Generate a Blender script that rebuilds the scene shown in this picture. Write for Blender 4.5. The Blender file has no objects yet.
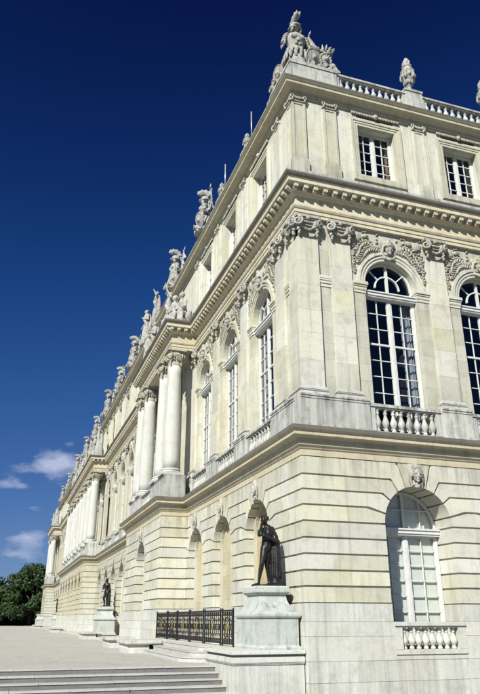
import bpy, bmesh, math, random
from mathutils import Vector, Matrix, Euler, noise

RAD = math.radians
PI = math.pi
random.seed(11)
scene = bpy.context.scene
COL = scene.collection

# ------------------------------------------------------------------ camera
cam_d = bpy.data.cameras.new('camera')
cam_o = bpy.data.objects.new('camera', cam_d)
COL.objects.link(cam_o)
cam_d.sensor_fit = 'VERTICAL'
cam_d.sensor_height = 36.0
cam_d.sensor_width = 36.0
cam_d.lens = 662.1 / 694.0 * 36.0
cam_d.clip_start = 0.1
cam_d.clip_end = 6000
cam_o.location = (-8.379, -18.920, 1.60)
cam_o.rotation_euler = (RAD(90 + 22.36), 0, RAD(-18.56))
scene.camera = cam_o
scene.cycles.diffuse_bounces = 2

# ------------------------------------------------------------------ light
SUN_H = Vector((-0.70, -0.714))            # horizontal direction towards the sun
SUN_EL = RAD(36)
sun_dir = Vector((SUN_H.x * math.cos(SUN_EL), SUN_H.y * math.cos(SUN_EL), math.sin(SUN_EL))).normalized()
sun_d = bpy.data.lights.new('sun', 'SUN')
sun_d.energy = 5.0
sun_d.angle = RAD(0.5)
sun_d.color = (1.0, 0.985, 0.915)
sun_o = bpy.data.objects.new('sun', sun_d)
COL.objects.link(sun_o)
sun_o.rotation_euler = (-sun_dir).to_track_quat('-Z', 'Y').to_euler()

scene.view_settings.view_transform = 'Standard'
scene.view_settings.look = 'None'
scene.view_settings.gamma = 1.0
scene.view_settings.exposure = 0.62
scene.view_settings.use_curve_mapping = False

# ------------------------------------------------------------------ world
world = bpy.data.worlds.new('World')
scene.world = world
world.use_nodes = True
wn, wl = world.node_tree.nodes, world.node_tree.links
wn.clear()
w_out = wn.new('ShaderNodeOutputWorld')
w_bg = wn.new('ShaderNodeBackground')
w_bg.inputs['Strength'].default_value = 0.05
sky = wn.new('ShaderNodeTexSky')
sky.sky_type = 'NISHITA'
sky.sun_disc = False
sky.sun_elevation = SUN_EL
sky.sun_rotation = math.atan2(SUN_H.x, SUN_H.y)
sky.altitude = 0
sky.air_density = 1.0
sky.dust_density = 0.0
sky.ozone_density = 6.0
# deep polarised slide-film blue: one contrast curve for the whole sky
w_sep = wn.new('ShaderNodeSeparateColor')
wl.new(sky.outputs['Color'], w_sep.inputs['Color'])
w_div = wn.new('ShaderNodeMath'); w_div.operation = 'DIVIDE'; w_div.inputs[1].default_value = 10.0
wl.new(w_sep.outputs['Green'], w_div.inputs[0])
w_ramp = wn.new('ShaderNodeValToRGB')
w_ramp.color_ramp.interpolation = 'LINEAR'
SKY_RAMP = [(.070, (.0014, .0058, .044)), (.098, (.0026, .0108, .074)), (.119, (.0046, .0245, .130)), (.172, (.0120, .062, .238)), (.253, (.031, .112, .345)),
            (.423, (.078, .190, .470)), (.60, (.145, .270, .52)), (.78, (.21, .34, .56))]
K_SKY = 11.8
cr = w_ramp.color_ramp
while len(cr.elements) < len(SKY_RAMP): cr.elements.new(.5)
for e, (p, c) in zip(cr.elements, SKY_RAMP):
    e.position = p; e.color = (c[0] * K_SKY, c[1] * K_SKY, c[2] * K_SKY, 1)
wl.new(w_div.outputs[0], w_ramp.inputs['Fac'])
# scattered low fair-weather clouds all round the horizon
w_tc = wn.new('ShaderNodeTexCoord')
w_map = wn.new('ShaderNodeMapping')
w_map.inputs['Scale'].default_value = (1.0, 1.0, 2.3)
w_map.inputs['Location'].default_value = (0.0, 0.0, 0.0)
wl.new(w_tc.outputs['Generated'], w_map.inputs['Vector'])
w_nz = wn.new('ShaderNodeTexNoise')
w_nz.inputs['Scale'].default_value = 26.0
w_nz.inputs['Detail'].default_value = 7.0
w_nz.inputs['Roughness'].default_value = 0.58
wl.new(w_map.outputs['Vector'], w_nz.inputs['Vector'])
def cloud_spot(az_deg, el_deg, wide, high, amount):
    """soft patch of cloud at a compass direction (az from +Y towards +X)"""
    sx = wn.new('ShaderNodeSeparateXYZ')
    rot = wn.new('ShaderNodeVectorRotate'); rot.rotation_type = 'Z_AXIS'
    rot.inputs['Angle'].default_value = RAD(az_deg)
    wl.new(w_tc.outputs['Generated'], rot.inputs['Vector'])
    wl.new(rot.outputs['Vector'], sx.inputs['Vector'])
    def m(op, a, b=None):
        n = wn.new('ShaderNodeMath'); n.operation = op
        for i, v in enumerate((a, b)):
            if v is None: continue
            if isinstance(v, (int, float)): n.inputs[i].default_value = v
            else: wl.new(v, n.inputs[i])
        return n.outputs[0]
    dx = m('DIVIDE', sx.outputs['X'], math.sin(RAD(wide)))
    dz = m('DIVIDE', m('SUBTRACT', sx.outputs['Z'], math.sin(RAD(el_deg))), math.sin(RAD(high)))
    r2 = m('ADD', m('MULTIPLY', dx, dx), m('MULTIPLY', dz, dz))
    front = m('GREATER_THAN', sx.outputs['Y'], 0.0)
    g = m('MULTIPLY', m('POWER', 2.718, m('MULTIPLY', r2, -1.0)), front)
    return m('MULTIPLY', g, amount)
SPOTS = [(3.2, 12.5, 1.7, 1.1, .44), (2.2, 11.6, 3.0, .85, .45), (-.2, 10.15, 2.0, .45, .38), (2.0, 8.3, 1.2, .5, .25), (1.7, 6.0, 2.0, .7, .34), (1.0, 4.95, 3.0, .7, .33),
         (-9, 7, 4, 1.2, .34), (-17, 10, 5, 1.5, .36), (-32, 7, 8, 2, .36), (-55, 12, 9, 3, .36), (-85, 8, 8, 3, .36), (-120, 10, 9, 3, .36),
         (160, 9, 9, 3, .36), (120, 10, 8, 3, .36), (85, 8, 8, 3, .36), (50, 11, 9, 2.5, .36)]
tot = None
for s in SPOTS:
    o = cloud_spot(*s)
    if tot is None: tot = o
    else:
        n = wn.new('ShaderNodeMath'); n.operation = 'ADD'
        wl.new(tot, n.inputs[0]); wl.new(o, n.inputs[1]); tot = n.outputs[0]
w_add = wn.new('ShaderNodeMath'); w_add.operation = 'ADD'
wl.new(w_nz.outputs['Fac'], w_add.inputs[0]); wl.new(tot, w_add.inputs[1])
w_rng = wn.new('ShaderNodeMapRange')
w_rng.inputs['From Min'].default_value = 0.70
w_rng.inputs['From Max'].default_value = 1.12
w_rng.inputs['To Max'].default_value = 0.80
wl.new(w_add.outputs[0], w_rng.inputs['Value'])
w_mix = wn.new('ShaderNodeMixRGB')
w_mix.inputs['Color2'].default_value = (7.2, 7.9, 10.2, 1)
w_gate = wn.new('ShaderNodeMath'); w_gate.operation = 'MULTIPLY'; w_gate.inputs[1].default_value = 9.0; w_gate.use_clamp = True
wl.new(tot, w_gate.inputs[0])
w_fac = wn.new('ShaderNodeMath'); w_fac.operation = 'MULTIPLY'
wl.new(w_rng.outputs['Result'], w_fac.inputs[0]); wl.new(w_gate.outputs[0], w_fac.inputs[1])
wl.new(w_fac.outputs[0], w_mix.inputs['Fac'])
wl.new(w_ramp.outputs['Color'], w_mix.inputs['Color1'])
wl.new(w_mix.outputs['Color'], w_bg.inputs['Color'])
wl.new(w_bg.outputs['Background'], w_out.inputs['Surface'])

# ------------------------------------------------------------------ materials
def new_mat(name):
    m = bpy.data.materials.new(name); m.use_nodes = True
    n, l = m.node_tree.nodes, m.node_tree.links
    b = n['Principled BSDF']
    return m, n, l, b

def stone_mat(name, base, tint, grime, tint_amt=0.5, grime_amt=0.35, rough=0.9, rand=0.12, scale=1.0,
              bump=0.25, streak=0.3, ashlar=None, speck=None, drips=()):
    m, n, l, b = new_mat(name)
    geo = n.new('ShaderNodeNewGeometry')
    oi = n.new('ShaderNodeObjectInfo')
    def noise_tex(sc, det, rg=0.6, stretch=None):
        t = n.new('ShaderNodeTexNoise')
        t.inputs['Scale'].default_value = sc; t.inputs['Detail'].default_value = det
        t.inputs['Roughness'].default_value = rg
        if stretch:
            mp = n.new('ShaderNodeMapping'); mp.inputs['Scale'].default_value = stretch
            l.new(geo.outputs['Position'], mp.inputs['Vector']); l.new(mp.outputs['Vector'], t.inputs['Vector'])
        else:
            l.new(geo.outputs['Position'], t.inputs['Vector'])
        return t.outputs['Fac']
    def ramp(v, lo, hi, top=1.0):
        r = n.new('ShaderNodeMapRange'); r.inputs['From Min'].default_value = lo
        r.inputs['From Max'].default_value = hi; r.inputs['To Max'].default_value = top
        l.new(v, r.inputs['Value']); return r.outputs['Result']
    def mix(f, c1, c2, mode='MIX'):
        x = n.new('ShaderNodeMixRGB'); x.blend_type = mode
        if isinstance(f, (int, float)): x.inputs['Fac'].default_value = f
        else: l.new(f, x.inputs['Fac'])
        for i, c in ((1, c1), (2, c2)):
            if isinstance(c, tuple): x.inputs[i].default_value = (*c, 1)
            else: l.new(c, x.inputs[i])
        return x.outputs['Color']
    big = noise_tex(0.45 * scale, 4)
    mid = noise_tex(2.2 * scale, 6, 0.65)
    c = mix(ramp(big, 0.42, 0.68, tint_amt), base, tint)
    c = mix(ramp(mid, 0.5, 0.78, grime_amt), c, grime)
    if streak:
        st = noise_tex(1.0, 5, 0.6, (5.5 * scale, 5.5 * scale, 0.32 * scale))
        c = mix(ramp(st, 0.53, 0.70, streak), c, grime)
    if drips:
        spz = n.new('ShaderNodeSeparateXYZ'); l.new(geo.outputs['Position'], spz.inputs['Vector'])
        dn = noise_tex(1.0, 6, 0.65, (4.5, 4.5, 0.25))
        for (za, zb_, amt) in drips:            # rain run-off: strongest at za, gone at zb_
            mr = n.new('ShaderNodeMapRange'); mr.inputs['From Min'].default_value = zb_; mr.inputs['From Max'].default_value = za
            l.new(spz.outputs['Z'], mr.inputs['Value'])
            inside = n.new('ShaderNodeMath'); inside.operation = 'LESS_THAN' if za > zb_ else 'GREATER_THAN'
            l.new(spz.outputs['Z'], inside.inputs[0]); inside.inputs[1].default_value = za
            m1 = n.new('ShaderNodeMath'); m1.operation = 'MULTIPLY'; l.new(mr.outputs['Result'], m1.inputs[0]); l.new(inside.outputs[0], m1.inputs[1])
            m2 = n.new('ShaderNodeMath'); m2.operation = 'MULTIPLY'; l.new(m1.outputs[0], m2.inputs[0]); l.new(ramp(dn, .42, .62, amt), m2.inputs[1])
            c = mix(m2.outputs[0], c, tuple(v * .55 for v in grime))
    if ashlar:
        br = n.new('ShaderNodeTexBrick')
        br.inputs['Color1'].default_value = (1, 1, 1, 1)
        br.inputs['Color2'].default_value = (0.86, 0.85, 0.82, 1)
        br.inputs['Mortar'].default_value = (0.55, 0.5, 0.42, 1)
        br.inputs['Scale'].default_value = 1.0
        br.inputs['Mortar Size'].default_value = 0.005
        br.inputs['Mortar Smooth'].default_value = 0.3
        br.inputs['Brick Width'].default_value = ashlar[0]
        br.inputs['Row Height'].default_value = ashlar[1]
        sp = n.new('ShaderNodeSeparateXYZ'); l.new(geo.outputs['Position'], sp.inputs['Vector'])
        ad = n.new('ShaderNodeMath'); ad.operation = 'ADD'
        l.new(sp.outputs['X'], ad.inputs[0]); l.new(sp.outputs['Y'], ad.inputs[1])
        cb = n.new('ShaderNodeCombineXYZ'); l.new(ad.outputs[0], cb.inputs['X']); l.new(sp.outputs['Z'], cb.inputs['Y'])
        l.new(cb.outputs['Vector'], br.inputs['Vector'])
        c = mix(1.0, c, br.outputs['Color'], 'MULTIPLY')
    # each stone its own tone
    rr = n.new('ShaderNodeMapRange'); rr.inputs['To Min'].default_value = 1 - rand; rr.inputs['To Max'].default_value = 1 + rand * 0.6
    l.new(oi.outputs['Random'], rr.inputs['Value'])
    hsv = n.new('ShaderNodeHueSaturation'); l.new(rr.outputs['Result'], hsv.inputs['Value'])
    ms = n.new('ShaderNodeMath'); ms.operation = 'MULTIPLY_ADD'
    l.new(oi.outputs['Random'], ms.inputs[0]); ms.inputs[1].default_value = 7.31; ms.inputs[2].default_value = 0.0
    fr = n.new('ShaderNodeMath'); fr.operation = 'FRACT'; l.new(ms.outputs[0], fr.inputs[0])
    sr = n.new('ShaderNodeMapRange'); sr.inputs['To Min'].default_value = 1 - rand * 2.4; sr.inputs['To Max'].default_value = 1 + rand * 1.5
    l.new(fr.outputs[0], sr.inputs['Value']); l.new(sr.outputs['Result'], hsv.inputs['Saturation'])
    l.new(c, hsv.inputs['Color'])
    fine = noise_tex(speck[0] if speck else 14 * scale, 4, 0.7)
    fm = n.new('ShaderNodeMapRange'); fm.inputs['From Min'].default_value = 0.3; fm.inputs['From Max'].default_value = 0.7
    fm.inputs['To Min'].default_value = speck[1] if speck else 0.9; fm.inputs['To Max'].default_value = speck[2] if speck else 1.06
    l.new(fine, fm.inputs['Value'])
    vs = n.new('ShaderNodeVectorMath'); vs.operation = 'SCALE'
    l.new(hsv.outputs['Color'], vs.inputs[0]); l.new(fm.outputs['Result'], vs.inputs['Scale'])
    l.new(vs.outputs['Vector'], b.inputs['Base Color'])
    b.inputs['Roughness'].default_value = rough
    b.inputs['Specular IOR Level'].default_value = 0.25
    bp = n.new('ShaderNodeBump'); bp.inputs['Strength'].default_value = bump; bp.inputs['Distance'].default_value = 0.02
    f2 = noise_tex(30 * scale, 6, 0.7)
    l.new(f2, bp.inputs['Height']); l.new(bp.outputs['Normal'], b.inputs['Normal'])
    return m

def plain_mat(name, col, rough=0.6, metal=0.0, spec=0.5, var=0.0):
    m, n, l, b = new_mat(name)
    b.inputs['Base Color'].default_value = (*col, 1)
    b.inputs['Roughness'].default_value = rough
    b.inputs['Metallic'].default_value = metal
    b.inputs['Specular IOR Level'].default_value = spec
    if var:
        geo = n.new('ShaderNodeNewGeometry')
        t = n.new('ShaderNodeTexNoise'); t.inputs['Scale'].default_value = 6; t.inputs['Detail'].default_value = 6
        l.new(geo.outputs['Position'], t.inputs['Vector'])
        mr = n.new('ShaderNodeMapRange'); mr.inputs['From Min'].default_value = .3; mr.inputs['From Max'].default_value = .7
        mr.inputs['To Min'].default_value = 1 - var; mr.inputs['To Max'].default_value = 1 + var
        l.new(t.outputs['Fac'], mr.inputs['Value'])
        v = n.new('ShaderNodeVectorMath'); v.operation = 'SCALE'; v.inputs[0].default_value = col
        l.new(mr.outputs['Result'], v.inputs['Scale']); l.new(v.outputs['Vector'], b.inputs['Base Color'])
    return m

M = {}
M['stone'] = stone_mat('limestone', (0.515, 0.51, 0.425), (0.495, 0.455, 0.315), (0.285, 0.28, 0.24), .65, .65, streak=.55, rand=.15, drips=((6.42, 5.3, .55), (17.5, 18.5, .7), (21.4, 20.6, .5), (8.7, 9.6, .45), (14.7, 13.4, .3)))
M['ashlar'] = stone_mat('ashlar_limestone', (0.535, 0.53, 0.44), (0.515, 0.475, 0.33), (0.32, 0.315, 0.27), .65, .55, ashlar=(1.25, .62), streak=.5, drips=((15.5, 14.2, .5), (12.75, 11.6, .45), (8.3, 9.4, .45)))
M['old'] = stone_mat('old_ochre_limestone', (0.455, 0.435, 0.335), (0.43, 0.38, 0.235), (0.25, 0.24, 0.195), .65, .6, streak=.6)
M['ochre'] = stone_mat('ochre_limestone', (0.475, 0.43, 0.28), (0.43, 0.355, 0.20), (0.28, 0.24, 0.165), .65, .55, ashlar=(.8, .47))
M['plinth'] = stone_mat('plinth_limestone', (0.525, 0.53, 0.48), (0.475, 0.46, 0.385), (0.29, 0.285, 0.25), .6, .6, rand=.09, streak=.5, drips=((2.05, 1.0, .3), (.49, -.5, .35), (-.7, .3, .5)))
M['grey'] = stone_mat('weathered_limestone', (0.49, 0.495, 0.455), (0.39, 0.385, 0.345), (0.17, 0.17, 0.158), .55, .75, streak=.7, drips=((8.5, 7.5, .8), (7.3, 7.9, .6), (17.15, 17.9, .85), (23.3, 22.3, .6)))
M['column'] = stone_mat('column_marble', (0.475, 0.48, 0.445), (0.42, 0.415, 0.37), (0.30, 0.295, 0.27), .5, .55, streak=.6, rand=.04)
M['ledge'] = stone_mat('sooty_ledge_stone', (0.135, 0.128, 0.112), (0.19, 0.18, 0.155), (0.07, 0.067, 0.06), .5, .6)
M['carved'] = stone_mat('carved_limestone', (0.385, 0.37, 0.31), (0.29, 0.27, 0.21), (0.095, 0.09, 0.08), .6, .9, scale=2.6, streak=.5)
M['statue'] = stone_mat('statue_stone', (0.38, 0.375, 0.345), (0.265, 0.26, 0.235), (0.085, 0.084, 0.08), .6, .9, scale=2.6, streak=.65, bump=.5)
M['pedestal'] = stone_mat('pedestal_marble', (0.42, 0.445, 0.415), (0.33, 0.365, 0.345), (0.18, 0.19, 0.165), .6, .75, streak=.8, rand=.03)
M['cornice'] = stone_mat('cornice_limestone', (0.50, 0.465, 0.365), (0.43, 0.375, 0.25), (0.26, 0.235, 0.18), .55, .6, streak=.45)
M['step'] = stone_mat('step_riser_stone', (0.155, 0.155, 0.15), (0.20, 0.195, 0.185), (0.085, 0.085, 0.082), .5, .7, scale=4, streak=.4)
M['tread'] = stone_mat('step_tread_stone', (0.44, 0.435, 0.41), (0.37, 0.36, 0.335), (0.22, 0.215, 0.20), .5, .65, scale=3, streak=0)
M['lawn'] = stone_mat('lawn', (0.045, 0.075, 0.022), (0.06, 0.085, 0.03), (0.03, 0.05, 0.018), .6, .5, streak=0)  # unseen ground, added dark so little light bounces up to the walls
M['court'] = stone_mat('dimmed_court_gravel', (0.27, 0.265, 0.25), (0.24, 0.235, 0.22), (0.17, 0.165, 0.155), .6, .5, streak=0, bump=1.0, speck=(20, .6, 1.3))  # unseen, set darker than the terrace gravel to lessen bounced light
M['gravel'] = stone_mat('gravel', (0.40, 0.388, 0.355), (0.345, 0.333, 0.305), (0.235, 0.228, 0.21), .6, .6, scale=.8, streak=0, bump=1.0, speck=(20, .60, 1.32))
M['bronze'] = plain_mat('dark_bronze', (0.022, 0.021, 0.022), .42, .55, .5, .35)
M['iron'] = plain_mat('black_iron', (0.012, 0.012, 0.013), .5, .2, .4)
M['gilt'] = plain_mat('gilt_iron', (0.24, 0.19, 0.065), .5, .5, .5, .5)
M['paint'] = plain_mat('white_window_paint', (0.54, 0.545, 0.52), .5, 0, .4, .08)
M['shutter'] = plain_mat('cream_shutter_paint', (0.66, 0.65, 0.57), .6, 0, .3, .06)
M['dark'] = plain_mat('unlit_room_black', (0.018, 0.016, 0.015), .9, 0, .1)  # darkness of the unlit rooms is put into this colour
M['curtain'] = plain_mat('pale_curtain', (0.24, 0.25, 0.28), .9, 0, .1, .1)
M['curtain_red'] = plain_mat('brown_curtain', (0.22, 0.13, 0.10), .9, 0, .1, .1)
M['lead'] = plain_mat('lead_roof', (0.16, 0.17, 0.18), .6, .1, .4, .2)
M['bark'] = plain_mat('bark', (0.07, 0.055, 0.04), .95, 0, .1, .3)
M['rod'] = plain_mat('rod_metal', (0.45, 0.46, 0.47), .4, .5, .5)

def glass_mat():
    m, n, l, b = new_mat('window_glass')
    out = n['Material Output']
    n.remove(b)
    tr = n.new('ShaderNodeBsdfTransparent'); tr.inputs['Color'].default_value = (0.93, 0.95, 0.96, 1)
    gl = n.new('ShaderNodeBsdfGlossy'); gl.inputs['Roughness'].default_value = 0.03
    lw = n.new('ShaderNodeLayerWeight'); lw.inputs['Blend'].default_value = .5
    pw = n.new('ShaderNodeMath'); pw.operation = 'POWER'; pw.inputs[1].default_value = 4.0
    l.new(lw.outputs['Facing'], pw.inputs[0])
    fr = n.new('ShaderNodeMath'); fr.operation = 'MULTIPLY_ADD'; fr.inputs[1].default_value = .85; fr.inputs[2].default_value = .035
    l.new(pw.outputs[0], fr.inputs[0])
    mx = n.new('ShaderNodeMixShader')
    l.new(fr.outputs[0], mx.inputs['Fac']); l.new(tr.outputs[0], mx.inputs[1]); l.new(gl.outputs[0], mx.inputs[2])
    l.new(mx.outputs[0], out.inputs['Surface'])
    return m
M['glass'] = glass_mat()

def leaf_mat(name, c1, c2):
    m, n, l, b = new_mat(name)
    geo = n.new('ShaderNodeNewGeometry')
    mx = n.new('ShaderNodeMixRGB'); mx.inputs[1].default_value = (*c1, 1); mx.inputs[2].default_value = (*c2, 1)
    l.new(geo.outputs['Random Per Island'], mx.inputs['Fac'])
    l.new(mx.outputs['Color'], b.inputs['Base Color'])
    b.inputs['Roughness'].default_value = .6
    b.inputs['Specular IOR Level'].default_value = .3
    return m
M['leaf'] = leaf_mat('chestnut_leaves', (0.012, 0.030, 0.008), (0.040, 0.070, 0.020))

# ------------------------------------------------------------------ mesh helpers
class MB:
    """collects faces; local axes: x along the facade, y outwards, z up"""
    def __init__(s): s.v, s.f, s.mi, s.sm = [], [], [], []
    def face(s, idx, mi=0, smooth=False): s.f.append(idx); s.mi.append(mi); s.sm.append(smooth)
    def box(s, x0, x1, y0, y1, z0, z1, mi=0):
        b = len(s.v)
        s.v += [(x0, y0, z0), (x1, y0, z0), (x1, y1, z0), (x0, y1, z0), (x0, y0, z1), (x1, y0, z1), (x1, y1, z1), (x0, y1, z1)]
        for q in ((0, 3, 2, 1), (4, 5, 6, 7), (0, 1, 5, 4), (1, 2, 6, 5), (2, 3, 7, 6), (3, 0, 4, 7)):
            s.face([b + i for i in q], mi)
        return s
    def prism(s, poly, y0, y1, mi=0):
        """poly of (x, z) pushed from y0 to y1"""
        b = len(s.v); n = len(poly)
        s.v += [(x, y0, z) for x, z in poly] + [(x, y1, z) for x, z in poly]
        s.face([b + i for i in range(n)], mi); s.face([b + n + i for i in reversed(range(n))], mi)
        for i in range(n):
            j = (i + 1) % n
            s.face([b + i, b + n + i, b + n + j, b + j], mi)
        return s
    def slab(s, poly, z0, z1, mi=0, mi_top=None):
        b = len(s.v); n = len(poly)
        s.v += [(x, y, z0) for x, y in poly] + [(x, y, z1) for x, y in poly]
        s.face([b + i for i in reversed(range(n))], mi); s.face([b + n + i for i in range(n)], mi if mi_top is None else mi_top)
        for i in range(n):
            j = (i + 1) % n
            s.face([b + i, b + j, b + n + j, b + n + i], mi)
        return s
    def lathe(s, prof, c=(0, 0, 0), seg=16, smooth=True, mi=0):
        b = len(s.v); k = len(prof)
        for r, z in prof:
            for i in range(seg):
                a = 2 * PI * i / seg
                s.v.append((c[0] + r * math.cos(a), c[1] + r * math.sin(a), c[2] + z))
        for j in range(k - 1):
            for i in range(seg):
                i2 = (i + 1) % seg
                s.face([b + j * seg + i, b + j * seg + i2, b + (j + 1) * seg + i2, b + (j + 1) * seg + i], mi, smooth)
        s.face([b + i for i in reversed(range(seg))], mi); s.face([b + (k - 1) * seg + i for i in range(seg)], mi)
        return s
    def ell(s, c, r, rot=(0, 0, 0), seg=10, rings=6, mi=0):
        b = len(s.v); m = Euler(rot).to_matrix()
        for j in range(rings + 1):
            t = PI * j / rings
            for i in range(seg):
                a = 2 * PI * i / seg
                p = m @ Vector((r[0] * math.sin(t) * math.cos(a), r[1] * math.sin(t) * math.sin(a), r[2] * math.cos(t)))
                s.v.append((c[0] + p.x, c[1] + p.y, c[2] + p.z))
        for j in range(rings):
            for i in range(seg):
                i2 = (i + 1) % seg
                s.face([b + j * seg + i, b + (j + 1) * seg + i, b + (j + 1) * seg + i2, b + j * seg + i2], mi, True)
        return s
    def tube(s, pts, rad, seg=6, mi=0, cap=True):
        """tube through points, rad a number or a list"""
        pts = [Vector(p) for p in pts]; n = len(pts)
        rr = rad if isinstance(rad, (list, tuple)) else [rad] * n
        b = len(s.v); up = None
        for k in range(n):
            t = (pts[min(k + 1, n - 1)] - pts[max(k - 1, 0)]).normalized()
            if up is None:
                up = Vector((0, 0, 1)) if abs(t.z) < .9 else Vector((1, 0, 0))
            x = t.cross(up).normalized(); y = x.cross(t).normalized(); up = y
            for i in range(seg):
                a = 2 * PI * i / seg
                p = pts[k] + x * (rr[k] * math.cos(a)) + y * (rr[k] * math.sin(a))
                s.v.append(tuple(p))
        for k in range(n - 1):
            for i in range(seg):
                i2 = (i + 1) % seg
                s.face([b + k * seg + i, b + k * seg + i2, b + (k + 1) * seg + i2, b + (k + 1) * seg + i], mi, True)
        if cap:
            s.face([b + i for i in reversed(range(seg))], mi); s.face([b + (n - 1) * seg + i for i in range(seg)], mi)
        return s
    def ring(s, c, R_, r_, rot=(0, 0, 0), seg=16, sub=6, mi=0):
        m = Euler(rot).to_matrix(); c = Vector(c); b = len(s.v)
        for i in range(seg):
            a = 2 * PI * i / seg
            for j in range(sub):
                t = 2 * PI * j / sub
                p = m @ Vector(((R_ + r_ * math.cos(t)) * math.cos(a), (R_ + r_ * math.cos(t)) * math.sin(a), r_ * math.sin(t)))
                s.v.append(tuple(c + p))
        for i in range(seg):
            for j in range(sub):
                i2, j2 = (i + 1) % seg, (j + 1) % sub
                s.face([b + i * sub + j, b + i2 * sub + j, b + i2 * sub + j2, b + i * sub + j2], mi, True)
        return s
    def sweep(s, path, prof, mis=None):
        """profile of (d, z) swept along a plan polyline, d to the left of travel, mitred"""
        n = len(path); b = len(s.v); k = len(prof)
        nor = []
        for i in range(n - 1):
            t = Vector((path[i + 1][0] - path[i][0], path[i + 1][1] - path[i][1])).normalized()
            nor.append(Vector((-t.y, t.x)))
        for i in range(n):
            a = nor[max(i - 1, 0)]; c = nor[min(i, n - 2)]
            m = (a + c) / (1 + a.dot(c))
            for d, z in prof:
                s.v.append((path[i][0] + m.x * d, path[i][1] + m.y * d, z))
        for i in range(n - 1):
            for j in range(k - 1):
                s.face([b + i * k + j, b + i * k + j + 1, b + (i + 1) * k + j + 1, b + (i + 1) * k + j], mis[j] if mis else 0)
        s.face([b + j for j in range(k)], 0); s.face([b + (n - 1) * k + j for j in reversed(range(k))], 0)
        return s
    def mesh(s, name, mats):
        me = bpy.data.meshes.new(name)
        me.from_pydata(s.v, [], s.f)
        if not isinstance(mats, (list, tuple)): mats = [mats]
        for m in mats: me.materials.append(M[m] if isinstance(m, str) else m)
        me.polygons.foreach_set('material_index', s.mi)
        me.polygons.foreach_set('use_smooth', s.sm)
        bm = bmesh.new(); bm.from_mesh(me)
        bmesh.ops.recalc_face_normals(bm, faces=bm.faces)
        bm.to_mesh(me); bm.free()
        me.update()
        return me
    def build(s, name, mats, parent=None, loc=(0, 0, 0), rz=0.0, **kw):
        return put(name, s.mesh(name, mats), parent, loc, rz, **kw)

def put(name, me, parent=None, loc=(0, 0, 0), rz=0.0, scale=None, label=None, cat=None, group=None, kind=None):
    o = bpy.data.objects.new(name, me)
    COL.objects.link(o)
    o.location = loc; o.rotation_euler = (0, 0, rz)
    if scale is not None: o.scale = (scale,) * 3 if isinstance(scale, (int, float)) else scale
    if parent is not None: o.parent = parent
    if label: o['label'] = label
    if cat: o['category'] = cat
    if group: o['group'] = group
    if kind: o['kind'] = kind
    return o

RA, RB, RC = PI / 2, PI, 0.0       # frames: facade A looks to -X, facade B to -Y, RC to +Y

# ------------------------------------------------------------------ sculpted stone / bronze
class SC(MB):
    def capsule(s, p1, r1, p2, r2, seg=10):
        p1, p2 = Vector(p1), Vector(p2)
        s.tube([p1, p1.lerp(p2, .5), p2], [r1, (r1 + r2) / 2, r2], seg)
        s.ell(p1, (r1,) * 3, seg=seg); s.ell(p2, (r2,) * 3, seg=seg)
        return s
    def chain(s, pts, seg=10):
        """pts of (x, y, z, r)"""
        for a, b in zip(pts, pts[1:]): s.capsule(a[:3], a[3], b[:3], b[3], seg)
        return s
    def cone(s, p1, r1, p2, r2=0.01, seg=8):
        s.tube([p1, p2], [r1, r2], seg); return s

def sculpt(sc, name, mat, voxel, rough=0.0, rscale=6.0, smooth=2, sharp=None):
    me = bpy.data.meshes.new('raw'); me.from_pydata(sc.v, [], sc.f)
    o = bpy.data.objects.new('raw', me); COL.objects.link(o)
    m = o.modifiers.new('r', 'REMESH'); m.mode = 'VOXEL'; m.voxel_size = voxel
    if smooth:
        k = o.modifiers.new('s', 'SMOOTH'); k.iterations = smooth; k.factor = .5
    dg = bpy.context.evaluated_depsgraph_get()
    ev = o.evaluated_get(dg)
    out = bpy.data.meshes.new_from_object(ev, depsgraph=dg)
    bpy.data.objects.remove(o); bpy.data.meshes.remove(me)
    out.name = name
    if rough:
        nrm = [v.normal.copy() for v in out.vertices]
        for v, nn in zip(out.vertices, nrm):
            q = v.co * rscale
            h = noise.noise(q) + .5 * noise.noise(q * 2.3 + Vector((3, 1, 7)))
            v.co += nn * (rough * h)
    out.materials.clear(); out.materials.append(M[mat])
    for p in out.polygons: p.use_smooth = True
    out.update()
    return out

# ================================================================== THE SETTING
Z_T, Z_L = 0.33, -0.72            # terrace and lower court
STEP_Y = 1.95                     # top edge of the broad steps
# one sheet for the lower court and the country beyond, the terrace lies on it
g = MB(); S = 3000
g.slab([(-S, -S), (S, -S), (S, S), (-S, S)], Z_L - 1.0, Z_L)
g.build('ground', 'lawn', kind='structure', label='unseen dark green lawn round the palace, added to lessen bounced light', loc=(0, 0, 0))
g = MB(); g.slab([(-60, -34), (40, -34), (40, .3), (-60, .3)], Z_L - .2, Z_L + .004)
g.build('lower_court', 'court', kind='structure', label='unseen grey gravel court below the steps, darkened to lessen bounced light')
g = MB()
g.slab([(-46, STEP_Y + 0.02), (-0.3, STEP_Y + 0.02), (-0.3, 131), (60, 131), (60, 330), (-46, 330)], Z_L + 0.01, Z_T)
g.build('terrace', 'gravel', kind='structure', label='broad pale gravel terrace along the palace front')

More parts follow.
